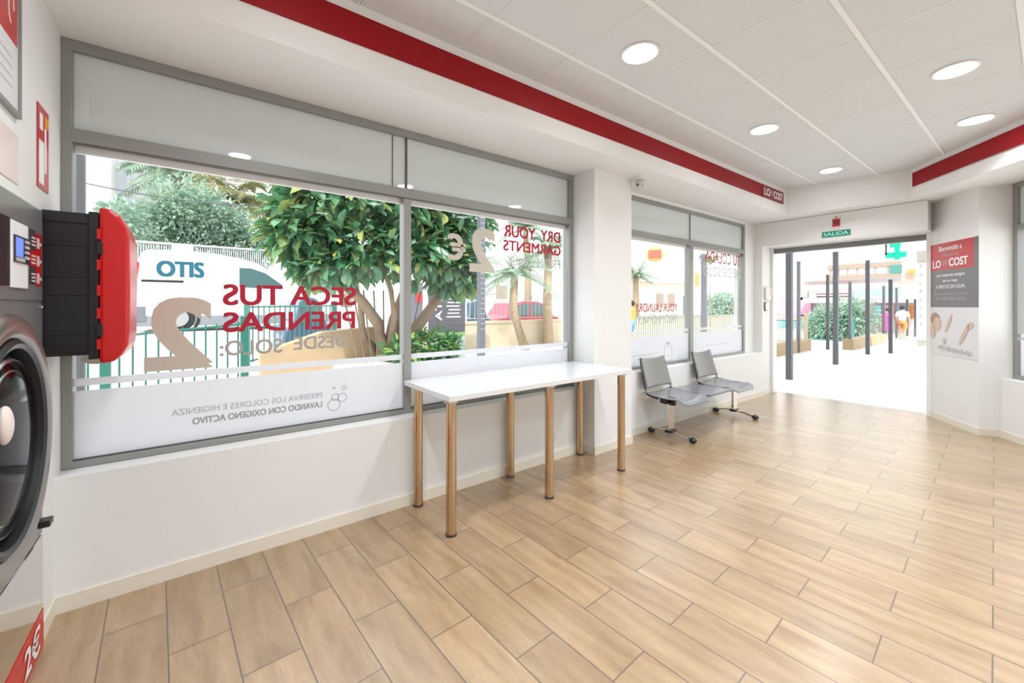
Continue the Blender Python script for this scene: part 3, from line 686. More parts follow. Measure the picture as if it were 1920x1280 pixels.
m = MB(); pdisc(m, .12, 1.10, .075, .075); m.build('child_hair', M['posterhair'], pic)
m = MB(); pdisc(m, .17, 1.05, .06, .075, .0075); pdisc(m, .07, .97, .04, .08, .0075); pdisc(m, .74, .96, .13, .026, .0075, -.0 + 1.0); pdisc(m, .86, 1.05, .045, .03, .0075, .6); pdisc(m, .42, 1.06, .11, .02, .0075, 1.1)
m.build('child_skin', M['posterskin'], pic)
m = MB(); pdisc(m, .33, .87, .022, .035, .0085)
for k in range(16): pdisc(m, .2 + k * .045, .80 - k * .002, .006, .02 + .006 * ((k * 7) % 3), .0085)
m.build('faint_print', M['lightgrey'], pic)

# ================================================================== OUTSIDE
random.seed(5)
def P(u, v, y): p = at(u, v, y=y); return (p.x, y, p.z)
ZR = .66
m = MB(); m.box(-14, 60, 2.73, 10.3, -.3, -.02); m.box(6.76, 60, -20, 2.73, -.3, -.02)
m.prism([dg(0, .45, -.3), dg(7, .45, -.3), (12, -20, -.3), (7, -20, -.3)][:0] or [(6.755, .3, -.3), (6.755, -20, -.3), (0, -20, -.3), dg(6.2, .43, -.3)], (0, 0, .28))
struct(m.build('ground', M['pave']))
m = MB(); m.box(5.51, 90, 10.35, 90, -.3, -.02); m.box(-40, 5.5, 10.31, 11.69, -.3, -.02); struct(m.build('lower_street', M['asphalt']))
m = MB(); m.box(-40, 5.5, 11.7, 90, -.3, ZR); struct(m.build('street', M['asphalt']))
t = m = MB(); m.box(-14, 5.5, 11.5, 11.69, -.02, ZR + .02); struct(m.build('retaining_wall', M['house']))
m = MB(); m.box(5.5, 22, 10.0, 10.34, -.02, .74); m.box(5.5, 22, 9.97, 10.36, .74, .80); struct(m.build('garden_wall', M['cream']))

def fence(name, pts, label, mt, step=.11, post_at=(), group=None, low=0.04):
    # pts: list of (x, y, ztop, zbottom)
    r = empty(name, (pts[0][0], pts[0][1], pts[0][3])); tag(r, label, 'fence', group)
    rails = MB(); bars = MB()
    for (x0, y0, t0, b0), (x1, y1, t1, b1) in zip(pts[:-1], pts[1:]):
        L = math.hypot(x1 - x0, y1 - y0)
        rails.tube([(x0, y0, t0 - .03), (x1, y1, t1 - .03)], .014, 6); rails.tube([(x0, y0, b0 + .08), (x1, y1, b1 + .08)], .014, 6)
        k = 0
        while k * step < L:
            q = k * step / L; bars.cyl((x0 + (x1 - x0) * q, y0 + (y1 - y0) * q, b0 + (b1 - b0) * q + .05), (x0 + (x1 - x0) * q, y0 + (y1 - y0) * q, t0 + (t1 - t0) * q), .009, n=6); k += 1
    rails.build('rail', mt, r); bars.build('fence_bar', mt, r)
    for x0, y0, t0, b0 in pts:
        q = MB(); q.box(x0 - .04, x0 + .04, y0 - .04, y0 + .04, b0, t0 + .06); q.build('post', mt, r)
    return r
fence('metal_fence', [(-1.5, 6.0, .93, -.02), (-.74, 6, .95, -.02), (.48, 6.0, 1.06, -.02)], 'green railing outside the left window pane in front of the van', M['greenmetal'], .105)
fence('metal_fence', [(.64, 7.6, 1.26, .3), (2.1, 8.3, 1.28, .5)], 'taller pale green railing beside the fig tree, in front of the dark car', M['paintgreen'], .09)
p = at(205, 690, y=6.0)
# ramp wall of sandstone under the fig tree
a0 = at(488, 664, y=7.2); a1 = at(605, 623, y=7.2); a2 = at(700, 612, y=7.2)
m = MB(); m.prism([(a0.x, 7.2, -.02), (a0.x, 7.2, a0.z), (a1.x, 7.2, a1.z), (a2.x + .2, 7.2, a2.z), (a2.x + .2, 7.2, -.02)], (0, .3, 0)); tag(m.build('ramp_wall', M['sand']), 'sloping sandstone ramp wall left of the fig tree trunk', 'wall')
m = MB(); m.prism([(1.8, 6.2, 0), (3.9, 6.2, 0), (3.9, 7.19, 0), (1.8, 7.19, 0)], (0, 0, .36), Matrix.Translation((0, 0, -.02))); tag(m.build('planter_bed', M['house']), 'low white planter kerb around the fig tree', 'planter')

# van
def car_profile(name, pts, y0, wd, label, paint, catn, wheels, wr, zg, extra=None, group=None):
    xs = [q[0] for q in pts]
    r = empty(name, (sum(xs) / len(xs), y0 + wd / 2, zg)); tag(r, label, catn, group)
    q = MB(); q.prism([(x, y0, z) for x, z in pts], (0, wd, 0)); b = q.build('body', paint, r, bev=.06)
    for wx in wheels:
        for wy, s in ((y0 - .02, 1), (y0 + wd - .18, -1)):
            q = MB(); q.cyl((wx, wy, zg + wr), (wx, wy + .2, zg + wr), wr, n=28); wh = q.build('wheel', M['tyre'], r, smooth=40)
            q = MB(); q.cyl((wx, wy - .012 if s > 0 else wy + .2, zg + wr), (wx, wy if s > 0 else wy + .212, zg + wr), wr * .62, n=20); q.build('wheel_hub', M['hub'], wh, smooth=40)
    return r
YV = 12.0
def V(u, v): p = at(u, v, y=YV); return (p.x, p.z)
pts = [V(246, 600), V(243, 560), V(250, 520), V(263, 474), V(272, 467), V(340, 468), V(402, 475), V(450, 484), V(484, 494), V(524, 518), V(548, 540), V(600, 556), V(628, 572), V(634, 596)]
van = car_profile('white_van', pts, YV, 1.75, 'white panel van with a teal lift company name parked behind the green railing', M['van'], 'van', (V(334, 600)[0], V(575, 600)[0]), .31, ZR)
m = MB(); m.prism([(x, YV - .012, z) for x, z in (V(449, 502), V(470, 503), V(497, 512), V(530, 535), V(528, 542), V(449, 538))], (0, .03, 0)); m.build('side_window', M['carglass'], van)
m = MB(); a = V(265, 520); b_ = V(344, 530); m.box(a[0], b_[0], YV - .012, YV + .02, b_[1], b_[1] + .05); m.build('side_trim', M['black'], van)
m = MB(); m.prism([(x, YV - .02, z) for x, z in (V(246, 545), V(249, 515), V(257, 490), V(261, 492), V(256, 530), V(254, 547))], (0, .05, 0)); m.build('tail_light', M['lightred'], van)
m = MB(); m.box(V(246, 600)[0] + .02, V(628, 600)[0], YV - .015, YV + .03, ZR + .14, ZR + .36); m.build('bumper_skirt', mat('grey_bumper', (.25, .26, .28), .6), van)
a = V(293, 491); b_ = V(383, 521); m = MB(); put_text(m, 'OTIS', ((a[0] + b_[0]) / 2, YV - .006, (a[1] + b_[1]) / 2 + .02), (1, 0, 0), (0, 0, 1), b_[0] - a[0], .36, .05); m.build('lettering', M['teal'], van)
a = V(340, 524); b_ = V(380, 531); m = MB(); put_text(m, 'OTIS S.A.', ((a[0] + b_[0]) / 2, YV - .006, (a[1] + b_[1]) / 2), (1, 0, 0), (0, 0, 1), b_[0] - a[0], .06, .0); m.build('lettering', M['lightgrey'], van)
m = MB(); a = V(300, 480); m.sphere((a[0] - .05, YV + .002, a[1]), (.22, .012, .05)); m.build('roof_logo', M['peach'], van)

m = MB()
for u_ in (400, 440): a = V(u_, 485); m.box(a[0] - .006, a[0] + .006, YV - .004, YV + .02, ZR + .4, a[1] - .05)
m.build('door_seam', M['lightgrey'], van)
for u_ in (334, 575):
    a = V(u_, 600); m = MB(); m.lathe([(.34, -.02), (.40, -.02), (.40, .02), (.34, .02)], Matrix.Translation((a[0], YV - .004, ZR + .31)) @ Matrix.Rotation(R(90), 4, 'X'), 32, True); m.build('wheel_arch', M['black'], van)
m = MB(); m.box(V(246, 600)[0] - .03, V(246, 600)[0] + .28, YV - .03, YV + 1.7, ZR + .2, ZR + .62, bev=.05); m.build('rear_bumper', M['perf'], van)
def simple_car(name, u0, u1, vt, y, label, paint, group=None, wd=1.5):
    p0 = at(u0, 600, y=y); p1 = at(u1, 600, y=y); L = p1.x - p0.x; zt = 1.45; x0 = p0.x
    f = lambda a, b: (x0 + a * L, -.02 + b)
    r = car_profile(name, [f(0, .22), f(.0, .62), f(.05, .80), f(.2, .88), f(.32, zt - .08), f(.42, zt), f(.62, zt), f(.74, zt - .1), f(.86, .92), f(.97, .80), f(1, .6), f(1, .22)], y, wd, label, paint, 'car', (x0 + .2 * L, x0 + .8 * L), min(.31, L * .13), -.02, group=group)
    q = MB(); q.prism([(x, y - .015, z) for x, z in (f(.25, .9), f(.35, zt - .12), f(.5, zt - .08), f(.5, .9))], (0, .03, 0)); q.build('side_window', M['carglass'], r)
    q = MB(); q.prism([(x, y - .015, z) for x, z in (f(.53, .9), f(.53, zt - .08), f(.66, zt - .1), f(.80, .92))], (0, .03, 0)); q.build('side_window', M['carglass'], r)
    return r
fence('metal_fence', [P(872, 600, 10.17)[:2] + (1.62, .8), P(960, 600, 10.17)[:2] + (1.62, .8), P(1068, 600, 10.17)[:2] + (1.62, .8)], 'pale railing standing on the cream garden wall before the red car', M['lightgrey'], .16)
simple_car('parked_car', 925, 1052, 560, 12.2, 'red car parked behind the cream garden wall', M['carred'])
simple_car('parked_car', 868, 921, 570, 12.0, 'dark blue car between the sign panel and the red car', M['carblue'])
simple_car('parked_car', 530, 625, 575, 9.6, 'dark car behind the railing under the fig tree', M['carblue'])

# foliage
def blob_leaves(m, blobs, n, L, W, rng, down=.3, shell=.5):
    for i in range(n):
        c, r = rng.choice(blobs)
        v = Vector((rng.gauss(0, 1), rng.gauss(0, 1), rng.gauss(0, 1))).normalized(); s = shell + (1 - shell) * rng.random()
        p = Vector(c) + Vector((v.x * r[0], v.y * r[1], v.z * r[2])) * s
        d = (v + Vector((rng.uniform(-.9, .9), rng.uniform(-.9, .9), rng.uniform(-.9, .6) - down))).normalized()
        sc = rng.uniform(.7, 1.25)
        m.leaf(p, d, Vector((rng.uniform(-.6, .6), rng.uniform(-.6, .6), 1)), L * sc, W * sc)
rng = random.Random(3)
t = empty('fig_tree', (2.55, 6.7, .34)); tag(t, 'broad leafy rubber fig tree with twisted trunks outside the window', 'tree')
m = MB()
B = Vector((2.5, 6.75, .3))
for off_, mid, top, r in (((0, 0), (-.10, 0, .65), (-.75, -.1, 1.35), .11), ((.08, .05), (.15, .1, .7), (.35, 0, 1.5), .12), ((.2, -.05), (.4, .05, .6), (.95, .1, 1.3), .12), ((-.1, .1), (-.2, .1, .5), (-.3, .2, 1.4), .07), ((.05, -.08), (.05, -.1, .8), (-.2, -.2, 1.6), .06)):
    p0 = B + Vector((off_[0], off_[1], 0)); q1 = p0 + Vector(mid); q2 = p0 + Vector(top); q3 = q2 + Vector((mid[0] * 2, .1, .6))
    m.tube([p0 - Vector((0, 0, .05)), p0 + Vector((mid[0] * .3, 0, .3)), q1, (q1 + q2) / 2 + Vector((.04, 0, .03)), q2, q3], [r * 1.25, r, r * .85, r * .7, r * .6, r * .3], 10)
for k in range(9):
    x = -.45 + k * .11; m.tube([B + Vector((x, -.1, 0)), B + Vector((x * 1.2, 0, .6)), B + Vector((x * 1.5, 0, 1.2))], .012, 6)
m.build('trunk', M['bark'], t, smooth=True)
blobs = [((1.35, 6.4, 2.75), (.50, .55, .65)), ((1.1, 6.5, 2.35), (.35, .4, .42)), ((1.85, 6.3, 2.95), (.8, .7, .6)), ((2.6, 6.4, 2.95), (.9, .8, .65)), ((3.3, 6.5, 2.9), (.75, .7, .62)), ((3.85, 6.6, 2.75), (.58, .6, .6)), ((2.0, 6.35, 2.15), (.75, .55, .5)), ((2.8, 6.3, 2.2), (.7, .5, .55)), ((3.55, 6.5, 2.0), (.55, .5, .45)), ((1.55, 6.5, 1.85), (.45, .4, .28)), ((3.75, 6.5, 1.75), (.35, .35, .3)), ((2.6, 6.7, 3.7), (1.6, .9, .5))]
m = MB(); blob_leaves(m, blobs, 6200, .25, .115, rng, .1, .35); m.build('foliage', M['ficus'], t, weld=False)
t = empty('leafy_shrub', (2.95, 6.4, .34)); tag(t, 'low dark green shrub at the foot of the fig tree', 'shrub')
m = MB(); blob_leaves(m, [((2.75, 6.35, .52), (.45, .25, .24)), ((3.2, 6.4, .60), (.40, .25, .26)), ((3.5, 6.4, .52), (.28, .2, .2))], 520, .16, .08, rng, -.1, .3); m.build('foliage', M['leafdark'], t, weld=False)
m = MB(); 
for k in range(8): m.tube([(2.95 + (k - 4) * .05, 6.4, .33), (2.95 + (k - 4) * .11, 6.4, .6)], .006, 5)
m.build('stem', M['bark'], t)

def tree(name, blobs, trunk, n, L, W, label, lm, seed, tr=.16):
    rg = random.Random(seed); r = empty(name, trunk[0]); tag(r, label, 'tree')
    q = MB(); q.tube(trunk, [tr, tr * .75, tr * .4], 8); q.build('trunk', M['bark'], r, smooth=True)
    q = MB(); blob_leaves(q, blobs, n, L, W, rg, 0, .35); q.build('foliage', lm, r, weld=False)
Y2 = 19
tree('leafy_tree', [(P(290, 440, Y2), (1.4, 1.2, 1.1)), (P(345, 395, Y2), (1.3, 1.2, 1.2)), (P(385, 415, Y2), (1.5, 1.2, 1.2)), (P(440, 455, Y2), (1.2, 1, 1.2)), (P(462, 480, Y2), (.8, 1, 1.0)), (P(380, 470, Y2), (2.3, 1, 1.2))], [P(380, 590, Y2)[:2] + (ZR,), P(380, 520, Y2), P(380, 440, Y2)], 11000, .20, .09, 'bushy pale green tree behind the white van', M['leafpale'], 11)
def palm(base, bend, top, n, L, label, fm, seed, r0=.16, droop=.6, cat='palm tree'):
    rg = random.Random(seed); r = empty('palm_tree', base); tag(r, label, cat)
    q = MB(); q.tube([base, bend, top], [r0 * 1.25, r0, r0 * .8], 12); q.build('trunk', M['palmbark'], r, smooth=True)
    q = MB(); T = Vector(top)
    for i in range(n):
        a = 2 * math.pi * i / n + rg.uniform(-.2, .2); el = rg.uniform(-.2, 1.25); pr = T; pv = None
        d = Vector((math.cos(a) * math.cos(el), math.sin(a) * math.cos(el), math.sin(el)))
        pts_ = []
        for k in range(11):
            s = k / 10; pp = T + d * L * s + Vector((0, 0, -droop * L * s * s)); pts_.append(pp)
        for k in range(1, 11):
            tng = (pts_[k] - pts_[k - 1]).normalized(); sdv = tng.cross(Vector((0, 0, 1)));
            if sdv.length < .05: sdv = Vector((1, 0, 0))
            sdv.normalize()
            for sg in (-1, 1):
                for h in (0, .5):
                    lp_ = pts_[k - 1].lerp(pts_[k], h); q.leaf(lp_, (sdv * sg + tng * .6 + Vector((0, 0, -.25))), Vector((0, 0, 1)), L * .28 * (1.1 - .55 * abs(k / 10 - .4)), L * .035)
    q.build('frond', fm, r, weld=False)
Yp = 9.3
b1 = P(985, 640, Yp); palm((b1[0], b1[1], -.02), P(962, 580, Yp), P(965, 510, Yp), 20, 1.25, 'young palm with a curved trunk in front of the garden wall', M['frond'], 21, .13, .45)
b1 = P(1028, 640, 9.7); palm((b1[0], b1[1], -.02), P(1026, 580, 9.7), P(1028, 470, 9.7), 18, 1.2, 'straight trunked palm beside the right edge of the left window', M['frond'], 22, .15, .55)
b1 = P(990, 600, 16); palm((b1[0], b1[1], -.02), P(990, 500, 16), P(985, 430, 16), 18, 1.8, 'tall pale palm in the distance behind the red lettering', M['frond'], 24, .16, .55)
b1 = P(445, 600, 24); palm((b1[0], b1[1], ZR), P(432, 500, 24), P(432, 378, 24), 30, 3.3, 'tall palm with browning fronds above the bushy tree', M['frond2'], 25, .28, .6)
b1 = P(330, 600, 33); palm((b1[0], b1[1], ZR), P(335, 450, 33), P(335, 325, 33), 30, 3.3, 'tall grey green palm left of the browning palm', M['frond'], 26, .3, .6)
b1 = P(228, 600, 17); tree('small_tree', [(P(228, 430, 17), (.6, .6, .9))], [P(228, 600, 17)[:2] + (ZR,), P(228, 520, 17), P(228, 450, 17)], 500, .25, .12, 'small pale tree beside the white apartment block', M['leafpale'], 27)
b1 = P(1192, 560, 22); palm((b1[0], b1[1], -.02), P(1192, 540, 22), P(1192, 515, 22), 28, 2.0, 'spiky green palm beside the pillar, left in the second window', M['frond'], 28, .25, .3)

# buildings seen through window 1
def building(name, label, u0, u1, vt, y, depth, mt, zb=ZR, wins=(), roof=None, x=None):
    p0 = at(u0, vt, y=y); p1 = at(u1, vt, y=y)
    r = empty(name, ((p0.x + p1.x) / 2, y + depth / 2, zb)); tag(r, label, 'building')
    zt = (p0.z + p1.z) / 2
    q = MB(); q.box(p0.x, p1.x, y, y + depth, zb, zt); q.build('wall', mt, r)
    for (a, b, c, d, mm) in wins:
        w0 = at(a, b, y=y); w1_ = at(c, d, y=y)
        q = MB(); q.box(w0.x, w1_.x, y - .08, y + .02, min(w0.z, w1_.z), max(w0.z, w1_.z)); q.build('window', mm, r)
    if roof:
        q = MB(); q.box(p0.x - .3, p1.x + .3, y - .3, y + depth + .3, zt, zt + .35); q.build('roof', roof, r)
    return r
building('apartment_block', 'white apartment block with a lavender grey strip at the far left', 60, 208, 120, 32, 1.9, M['house'], wins=[(150, 300, 190, 305, M['housegrey'])])
building('apartment_block', 'lavender grey apartment block beside the white block', 208, 236, 230, 34, 1.9, M['housegrey'], wins=[(210, 310, 232, 318, M['house'])])
building('distant_house', 'cream house with a small window behind the bushy tree', 232, 300, 285, 36, 6, M['house'], wins=[(256, 385, 270, 400, M['brownwin']), (252, 316, 268, 324, M['brownwin']), (278, 318, 286, 326, M['brownwin'])])
building('distant_house', 'white house glimpsed between bushy tree and fig tree', 478, 560, 395, 30, 8, M['house'], wins=[(492, 420, 506, 436, M['brownwin']), (500, 452, 510, 466, M['brownwin'])])
building('garden_building', 'low pale building behind the fig tree and parked cars', 600, 1000, 520, 26, 8, M['house'], zb=-.02, wins=[(640, 548, 660, 575, M['brownwin']), (930, 535, 950, 560, M['brownwin'])])
# low wall and hedge line behind the van
t = empty('boundary_fence', P(300, 600, 15.5)); tag(t, 'light mesh boundary fence with an orange board behind the van', 'fence')
a = at(244, 452, y=15.5); b_ = at(500, 470, y=15.5)
m = MB(); 
for k in range(60): m.cyl((a.x + (b_.x - a.x) * k / 59, 15.5, ZR), (a.x + (b_.x - a.x) * k / 59, 15.5, a.z - .05), .015, n=5)
m.tube([(a.x, 15.5, a.z), (b_.x, 15.5, a.z)], .04, 6); m.build('mesh_panel', M['lightgrey'], t)
c0 = at(322, 458, y=15.45); c1 = at(363, 472, y=15.45); m = MB(); m.box(c0.x, c1.x, 15.4, 15.45, c1.z, c0.z); m.build('board', M['beige'], t)
# cable
m = MB(); pa = at(60, 322, y=11); pb = at(500, 388, y=11); m.tube([pa.lerp(pb, k / 12) + Vector((0, 0, -.12 * math.sin(math.pi * k / 12))) for k in range(13)], .012, 5); tag(m.build('overhead_cable', M['pole']), 'thin dark overhead cable crossing the sky above the van', 'cable')
# dark post outside, left
def post(u, v, y, z1, wd, label, mt, group=None, z0=-.02):
    p = at(u, v, y=y); r = MB(); r.box(p.x - wd / 2, p.x + wd / 2, y - wd / 2, y + wd / 2, z0, z1); o = r.build('metal_post', mt); tag(o, label, 'post', group); return o
post(145, 500, 3.1, 2.6, .055, 'dark post just outside the left edge of the near window', M['pole'])
o = post(902, 500, 5.2, 3.4, .09, 'grey perforated post behind the taupe numeral on the right pane', M['perf'])
p = at(902, 500, y=5.2); m = MB()
for k in range(26):
    for s in (-.02, .02): m.box(p.x + s - .006, p.x + s + .006, 5.2 - .047, 5.2 - .0455, .9 + k * .075, .915 + k * .075)
m.build('perforation', M['peach'], o)
post(1320, 500, 5.0, 3.0, .10, 'dark square post outside the second window', M['perf'])
# sign panels
t = empty('street_sign', P(838, 640, 9.2)[:2] + (-.02,)); tag(t, 'dark grey sale board with white vertical lettering below the fig tree', 'sign')
a = at(803, 520, y=9.2); b_ = at(872, 622, y=9.2); m = MB(); m.box(a.x, b_.x, 9.2, 9.26, b_.z, a.z); m.build('board', M['signdark'], t)
m = MB(); m.box(a.x, b_.x, 9.19, 9.27, b_.z - .08, b_.z); m.build('green_strip', M['grass'], t)
m = MB(); m.box(a.x, b_.x, 9.2, 9.26, -.02, b_.z - .08); m.build('base', M['lightgrey'], t)
m = MB(); put_text(m, 'VENTA'[::-1], (a.x + (b_.x - a.x) * .27, 9.195, (a.z + b_.z) / 2 + .2), (0, 0, 1), (-1, 0, 0), 1.15, .17, .02)
for k in range(6): m.box(a.x + (b_.x - a.x) * .48 + .03 * (k % 3), a.x + (b_.x - a.x) * .86 - .03 * (k % 2), 9.193, 9.197, b_.z + .38 + k * .09, b_.z + .41 + k * .09)
m.build('lettering', M['whiteprint'], t)
t = empty('street_sign', P(782, 640, 9.2)[:2] + (-.02,)); tag(t, 'narrow grey sign panel with a red mark next to the window mullion', 'sign')
a = at(772, 530, y=9.3); b_ = at(794, 624, y=9.3); m = MB(); m.box(a.x, b_.x, 9.3, 9.35, -.02, a.z); m.build('board', M['perf'], t)
c0 = at(780, 549, y=9.29); c1 = at(791, 567, y=9.29); m = MB(); m.box(c0.x, c1.x, 9.28, 9.3, c1.z, c0.z); m.build('red_mark', M['lightred'], t)
a = at(795, 525, y=9.22); b_ = at(802, 624, y=9.22); m = MB(); m.box(a.x, b_.x, 9.2, 9.3, -.02, a.z + .1); m.build('white_post', M['white'], t)

# ------------------------------------------------------------------ beyond window 2
building('restaurant_building', 'low beige restaurant building seen through the second window', 1176, 1299, 530, 26, 10, M['beige'], zb=-.02, wins=[(1231, 550, 1243, 575, M['brownwin']), (1252, 550, 1264, 575, M['brownwin']), (1281, 555, 1290, 590, M['carglass'])], roof=M['house'])
building('orange_pylon_building', 'tall orange trimmed tower right of the beige restaurant', 1301, 1313, 505, 25.2, .45, M['beige'], zb=-.02, wins=[(1303, 512, 1310, 536, M['orange'])])
t = empty('round_roadside_sign', P(1227, 590, 25)[:2] + (-.02,)); tag(t, 'round orange and red sign on a tall pole', 'sign')
c0 = P(1227, 476, 25); rr = .85
m = MB(); m.cyl((c0[0], 25, -.02), (c0[0], 25, c0[2] - .8), .12, n=10); m.build('pole', M['lightgrey'], t)
m = MB(); RM = Matrix.Translation((c0[0], 24.95, c0[2])) @ Matrix.Rotation(-R(56), 4, 'Z'); m.sphere((0, 0, 0), (rr, .25, rr), RM, u=24, v=14); m.build('sign_disc', mat('amber_plastic', (.62, .36, .12), .5), t, smooth=True)
m = MB(); m.box(-.62, .62, -.30, -.2, -.42, .36, RM); m.build('sign_band', mat('coral_plastic', (.55, .10, .07), .5), t)
tree('leafy_tree', [(P(1345, 575, 30), (3, 2, 2.0)), (P(1362, 570, 30), (2.5, 2, 1.8))], [P(1350, 600, 30)[:2] + (-.02,), P(1350, 590, 30), P(1350, 580, 30)], 1500, .6, .3, 'yellow green tree behind the second window, right pane', M['leafpale'], 31)
tree('leafy_tree', [(P(1330, 480, 8), (.35, .4, .25))], [P(1332, 640, 8)[:2] + (-.02,), P(1332, 560, 8), P(1330, 490, 8)], 130, .16, .08, 'thin young tree with sparse leaves beside the dark square post', M['leafdark'], 32, .025)
fence('metal_fence', [P(1170, 612, 9)[:2] + (.86, -.02), P(1290, 612, 9)[:2] + (.86, -.02), P(1400, 612, 9)[:2] + (.9, -.02)], 'green railing outside the second window', M['greenmetal'], .14)

# ------------------------------------------------------------------ people (distant, small)
def person(loc, h, yaw, label, top, bottom, stride=.1, hairm=None, skirt=False):
    r = empty('person', loc); tag(r, label, 'person')
    s = h / 1.7
    J = {'pel': (0, 0, .95), 'wst': (0, 0, 1.08), 'che': (0, 0, 1.30), 'nec': (0, 0, 1.45), 'hea': (0, .01, 1.56), 'top': (0, .01, 1.66),
         'sl': (-.17, 0, 1.38), 'el': (-.23, .02, 1.12), 'wl': (-.22, .10, .90), 'hl': (-.22, .13, .82), 'sr': (.17, 0, 1.38), 'er': (.23, .02, 1.12), 'wr': (.22, .10, .90), 'hr': (.22, .13, .82),
         'pl': (-.09, 0, .90), 'kl': (-.10, stride * .6, .50), 'al': (-.10, stride * .4, .08), 'tl': (-.10, stride * .4 + .15, .03), 'pr': (.09, 0, .90), 'kr': (.10, -stride * .2, .50), 'ar': (.10, -stride, .09), 'tr': (.10, -stride + .15, .03)}
    Rr = {'pel': .13, 'wst': .11, 'che': .13, 'nec': .055, 'hea': .09, 'top': .07, 'sl': .06, 'el': .042, 'wl': .03, 'hl': .03, 'sr': .06, 'er': .042, 'wr': .03, 'hr': .03, 'pl': .085, 'kl': .055, 'al': .04, 'tl': .03, 'pr': .085, 'kr': .055, 'ar': .04, 'tr': .03}
    E_ = ['pel-wst', 'wst-che', 'che-nec', 'nec-hea', 'hea-top', 'che-sl', 'sl-el', 'el-wl', 'wl-hl', 'che-sr', 'sr-er', 'er-wr', 'wr-hr', 'pel-pl', 'pl-kl', 'kl-al', 'al-tl', 'pel-pr', 'pr-kr', 'kr-ar', 'ar-tr']
    ks = list(J); me = bpy.data.meshes.new('body')
    me.from_pydata([tuple(c * s for c in J[k]) for k in ks], [tuple(ks.index(q) for q in e.split('-')) for e in E_], [])
    o = bpy.data.objects.new('body', me); col.objects.link(o); o.parent = r; me.materials.append(M['skin'])
    sk = o.modifiers.new('skin', 'SKIN'); sk.use_smooth_shade = True
    for i, k in enumerate(ks): me.skin_vertices[0].data[i].radius = (Rr[k] * s, Rr[k] * s); me.skin_vertices[0].data[i].use_root = (k == 'pel')
    sb = o.modifiers.new('sub', 'SUBSURF'); sb.levels = 1; sb.render_levels = 1
    q = MB(); q.lathe([(.155 * s, .90 * s), (.145 * s, 1.08 * s), (.165 * s, 1.30 * s), (.14 * s, 1.41 * s), (.07 * s, 1.47 * s)], None, 18)
    for sg in (-1, 1): q.tube([(sg * .14 * s, 0, 1.39 * s), (sg * .20 * s, .01, 1.26 * s), (sg * .225 * s, .015, 1.17 * s)], [.075 * s, .068 * s, .062 * s], 10)
    q.build('shirt', top, r, smooth=60, local=True)
    q = MB()
    if skirt: q.lathe([(.22 * s, .5 * s), (.17 * s, .8 * s), (.15 * s, .95 * s)], None, 18)
    else:
        q.lathe([(.16 * s, .82 * s), (.165 * s, .90 * s), (.15 * s, .99 * s)], None, 18)
        q.tube([(-.09 * s, 0, .88 * s), (-.10 * s, stride * .5 * s, .56 * s)], [.105 * s, .085 * s], 12); q.tube([(.09 * s, 0, .88 * s), (.10 * s, -stride * .15 * s, .56 * s)], [.105 * s, .085 * s], 12)
    q.build('skirt' if skirt else 'shorts', bottom, r, smooth=60, local=True)
    q = MB(); q.sphere((0, -.015 * s, 1.61 * s), (.105 * s, .11 * s, .115 * s)); q.build('hair', hairm or M['hair'], r, smooth=True, local=True)
    for sx_ in (-.035, .035):
        q = MB(); q.sphere((sx_ * s, .10 * s, 1.60 * s), .012 * s, u=8, v=6); q.build('eye', M['black'], r, local=True)
    q = MB(); q.sphere((0, .108 * s, 1.57 * s), (.014 * s, .02 * s, .022 * s), u=8, v=6); q.build('nose', M['skin'], r, local=True)
    r.rotation_euler = (0, 0, yaw); return r
person((20.6, 3.34, -.02), 1.27, R(-95), 'person with dark hair in a white top and brown shorts walking away', M['whitecloth'], M['browncloth'], .14)
p = at(1662, 636, z=0); person((p.x, p.y, -.02), 1.17, R(90), 'person in pink partly hidden behind a dark post', M['pinkcloth'], M['pinkcloth'], .08, skirt=True)
p = at(1184, 612, y=8.0); person((p.x, 8.0, -.02), 1.42, R(20), 'person in an orange top outside, beside the pillar edge', M['orangecloth'], M['bluecloth'], .08)

# ------------------------------------------------------------------ beyond the door
gp = 'dark posts of the covered walkway'
def wpost(u, v, z1, wd, label, mt=None):
    p = at(u, v, z=-.02); r = MB(); r.box(p.x - wd / 2, p.x + wd / 2, p.y - wd / 2, p.y + wd / 2, -.02, z1); o = r.build('metal_post', mt or M['pole']); tag(o, label, 'post', gp); return o
wpost(1480, 711, 2.45, .085, 'dark walkway post nearest the door, leftmost and thickest')
wpost(1567, 683, 2.45, .085, 'grey walkway post below the exit sign, second nearest')
wpost(1627, 664, 2.45, .08, 'grey walkway post right of the large bush')
wpost(1670, 662, 1.95, .08, 'dark walkway post in front of the person in pink')
wpost(1497.5, 661, 2.45, .07, 'thin grey walkway post just right of the nearest dark post', M['perf'])
wpost(1552, 655, 2.15, .07, 'thin dark walkway post left of the one below the exit sign')
wpost(1594, 655, 1.95, .07, 'thin walkway post in front of the bush', M['perf'])
wpost(1657, 641, 1.95, .07, 'thin distant post at the far end of the sandstone kerb')
wpost(1681, 634, 1.95, .07, 'thin distant post left of the walking person')
wpost(1701, 630, 1.95, .07, 'thin distant post right of the walking person')
wpost(1716, 631, 1.95, .07, 'thinnest farthest post beside the white board')
# walkway roof; translucency added so it glows and lights the pavement
m = MB(); m.box(6.76, 15.0, .9, 4.9, 2.45, 2.55); o = m.build('walkway_roof', filmmat('white_translucent_sheet', (.88, .88, .86), .6)); tag(o, 'flat white roof of the covered walkway outside the door', 'canopy')
m = MB()
for x in (8.2, 10.8, 13.5): m.box(x, x + .06, .9, 4.9, 2.40, 2.45)
m.build('roof_beam', M['white'], o)
m = MB(); m.box(22.6, 25.2, 1.2, 8.5, 2.0, 2.2); tag(m.build('walkway_roof', M['palepink']), 'lower pale canopy farther along the walkway', 'canopy')
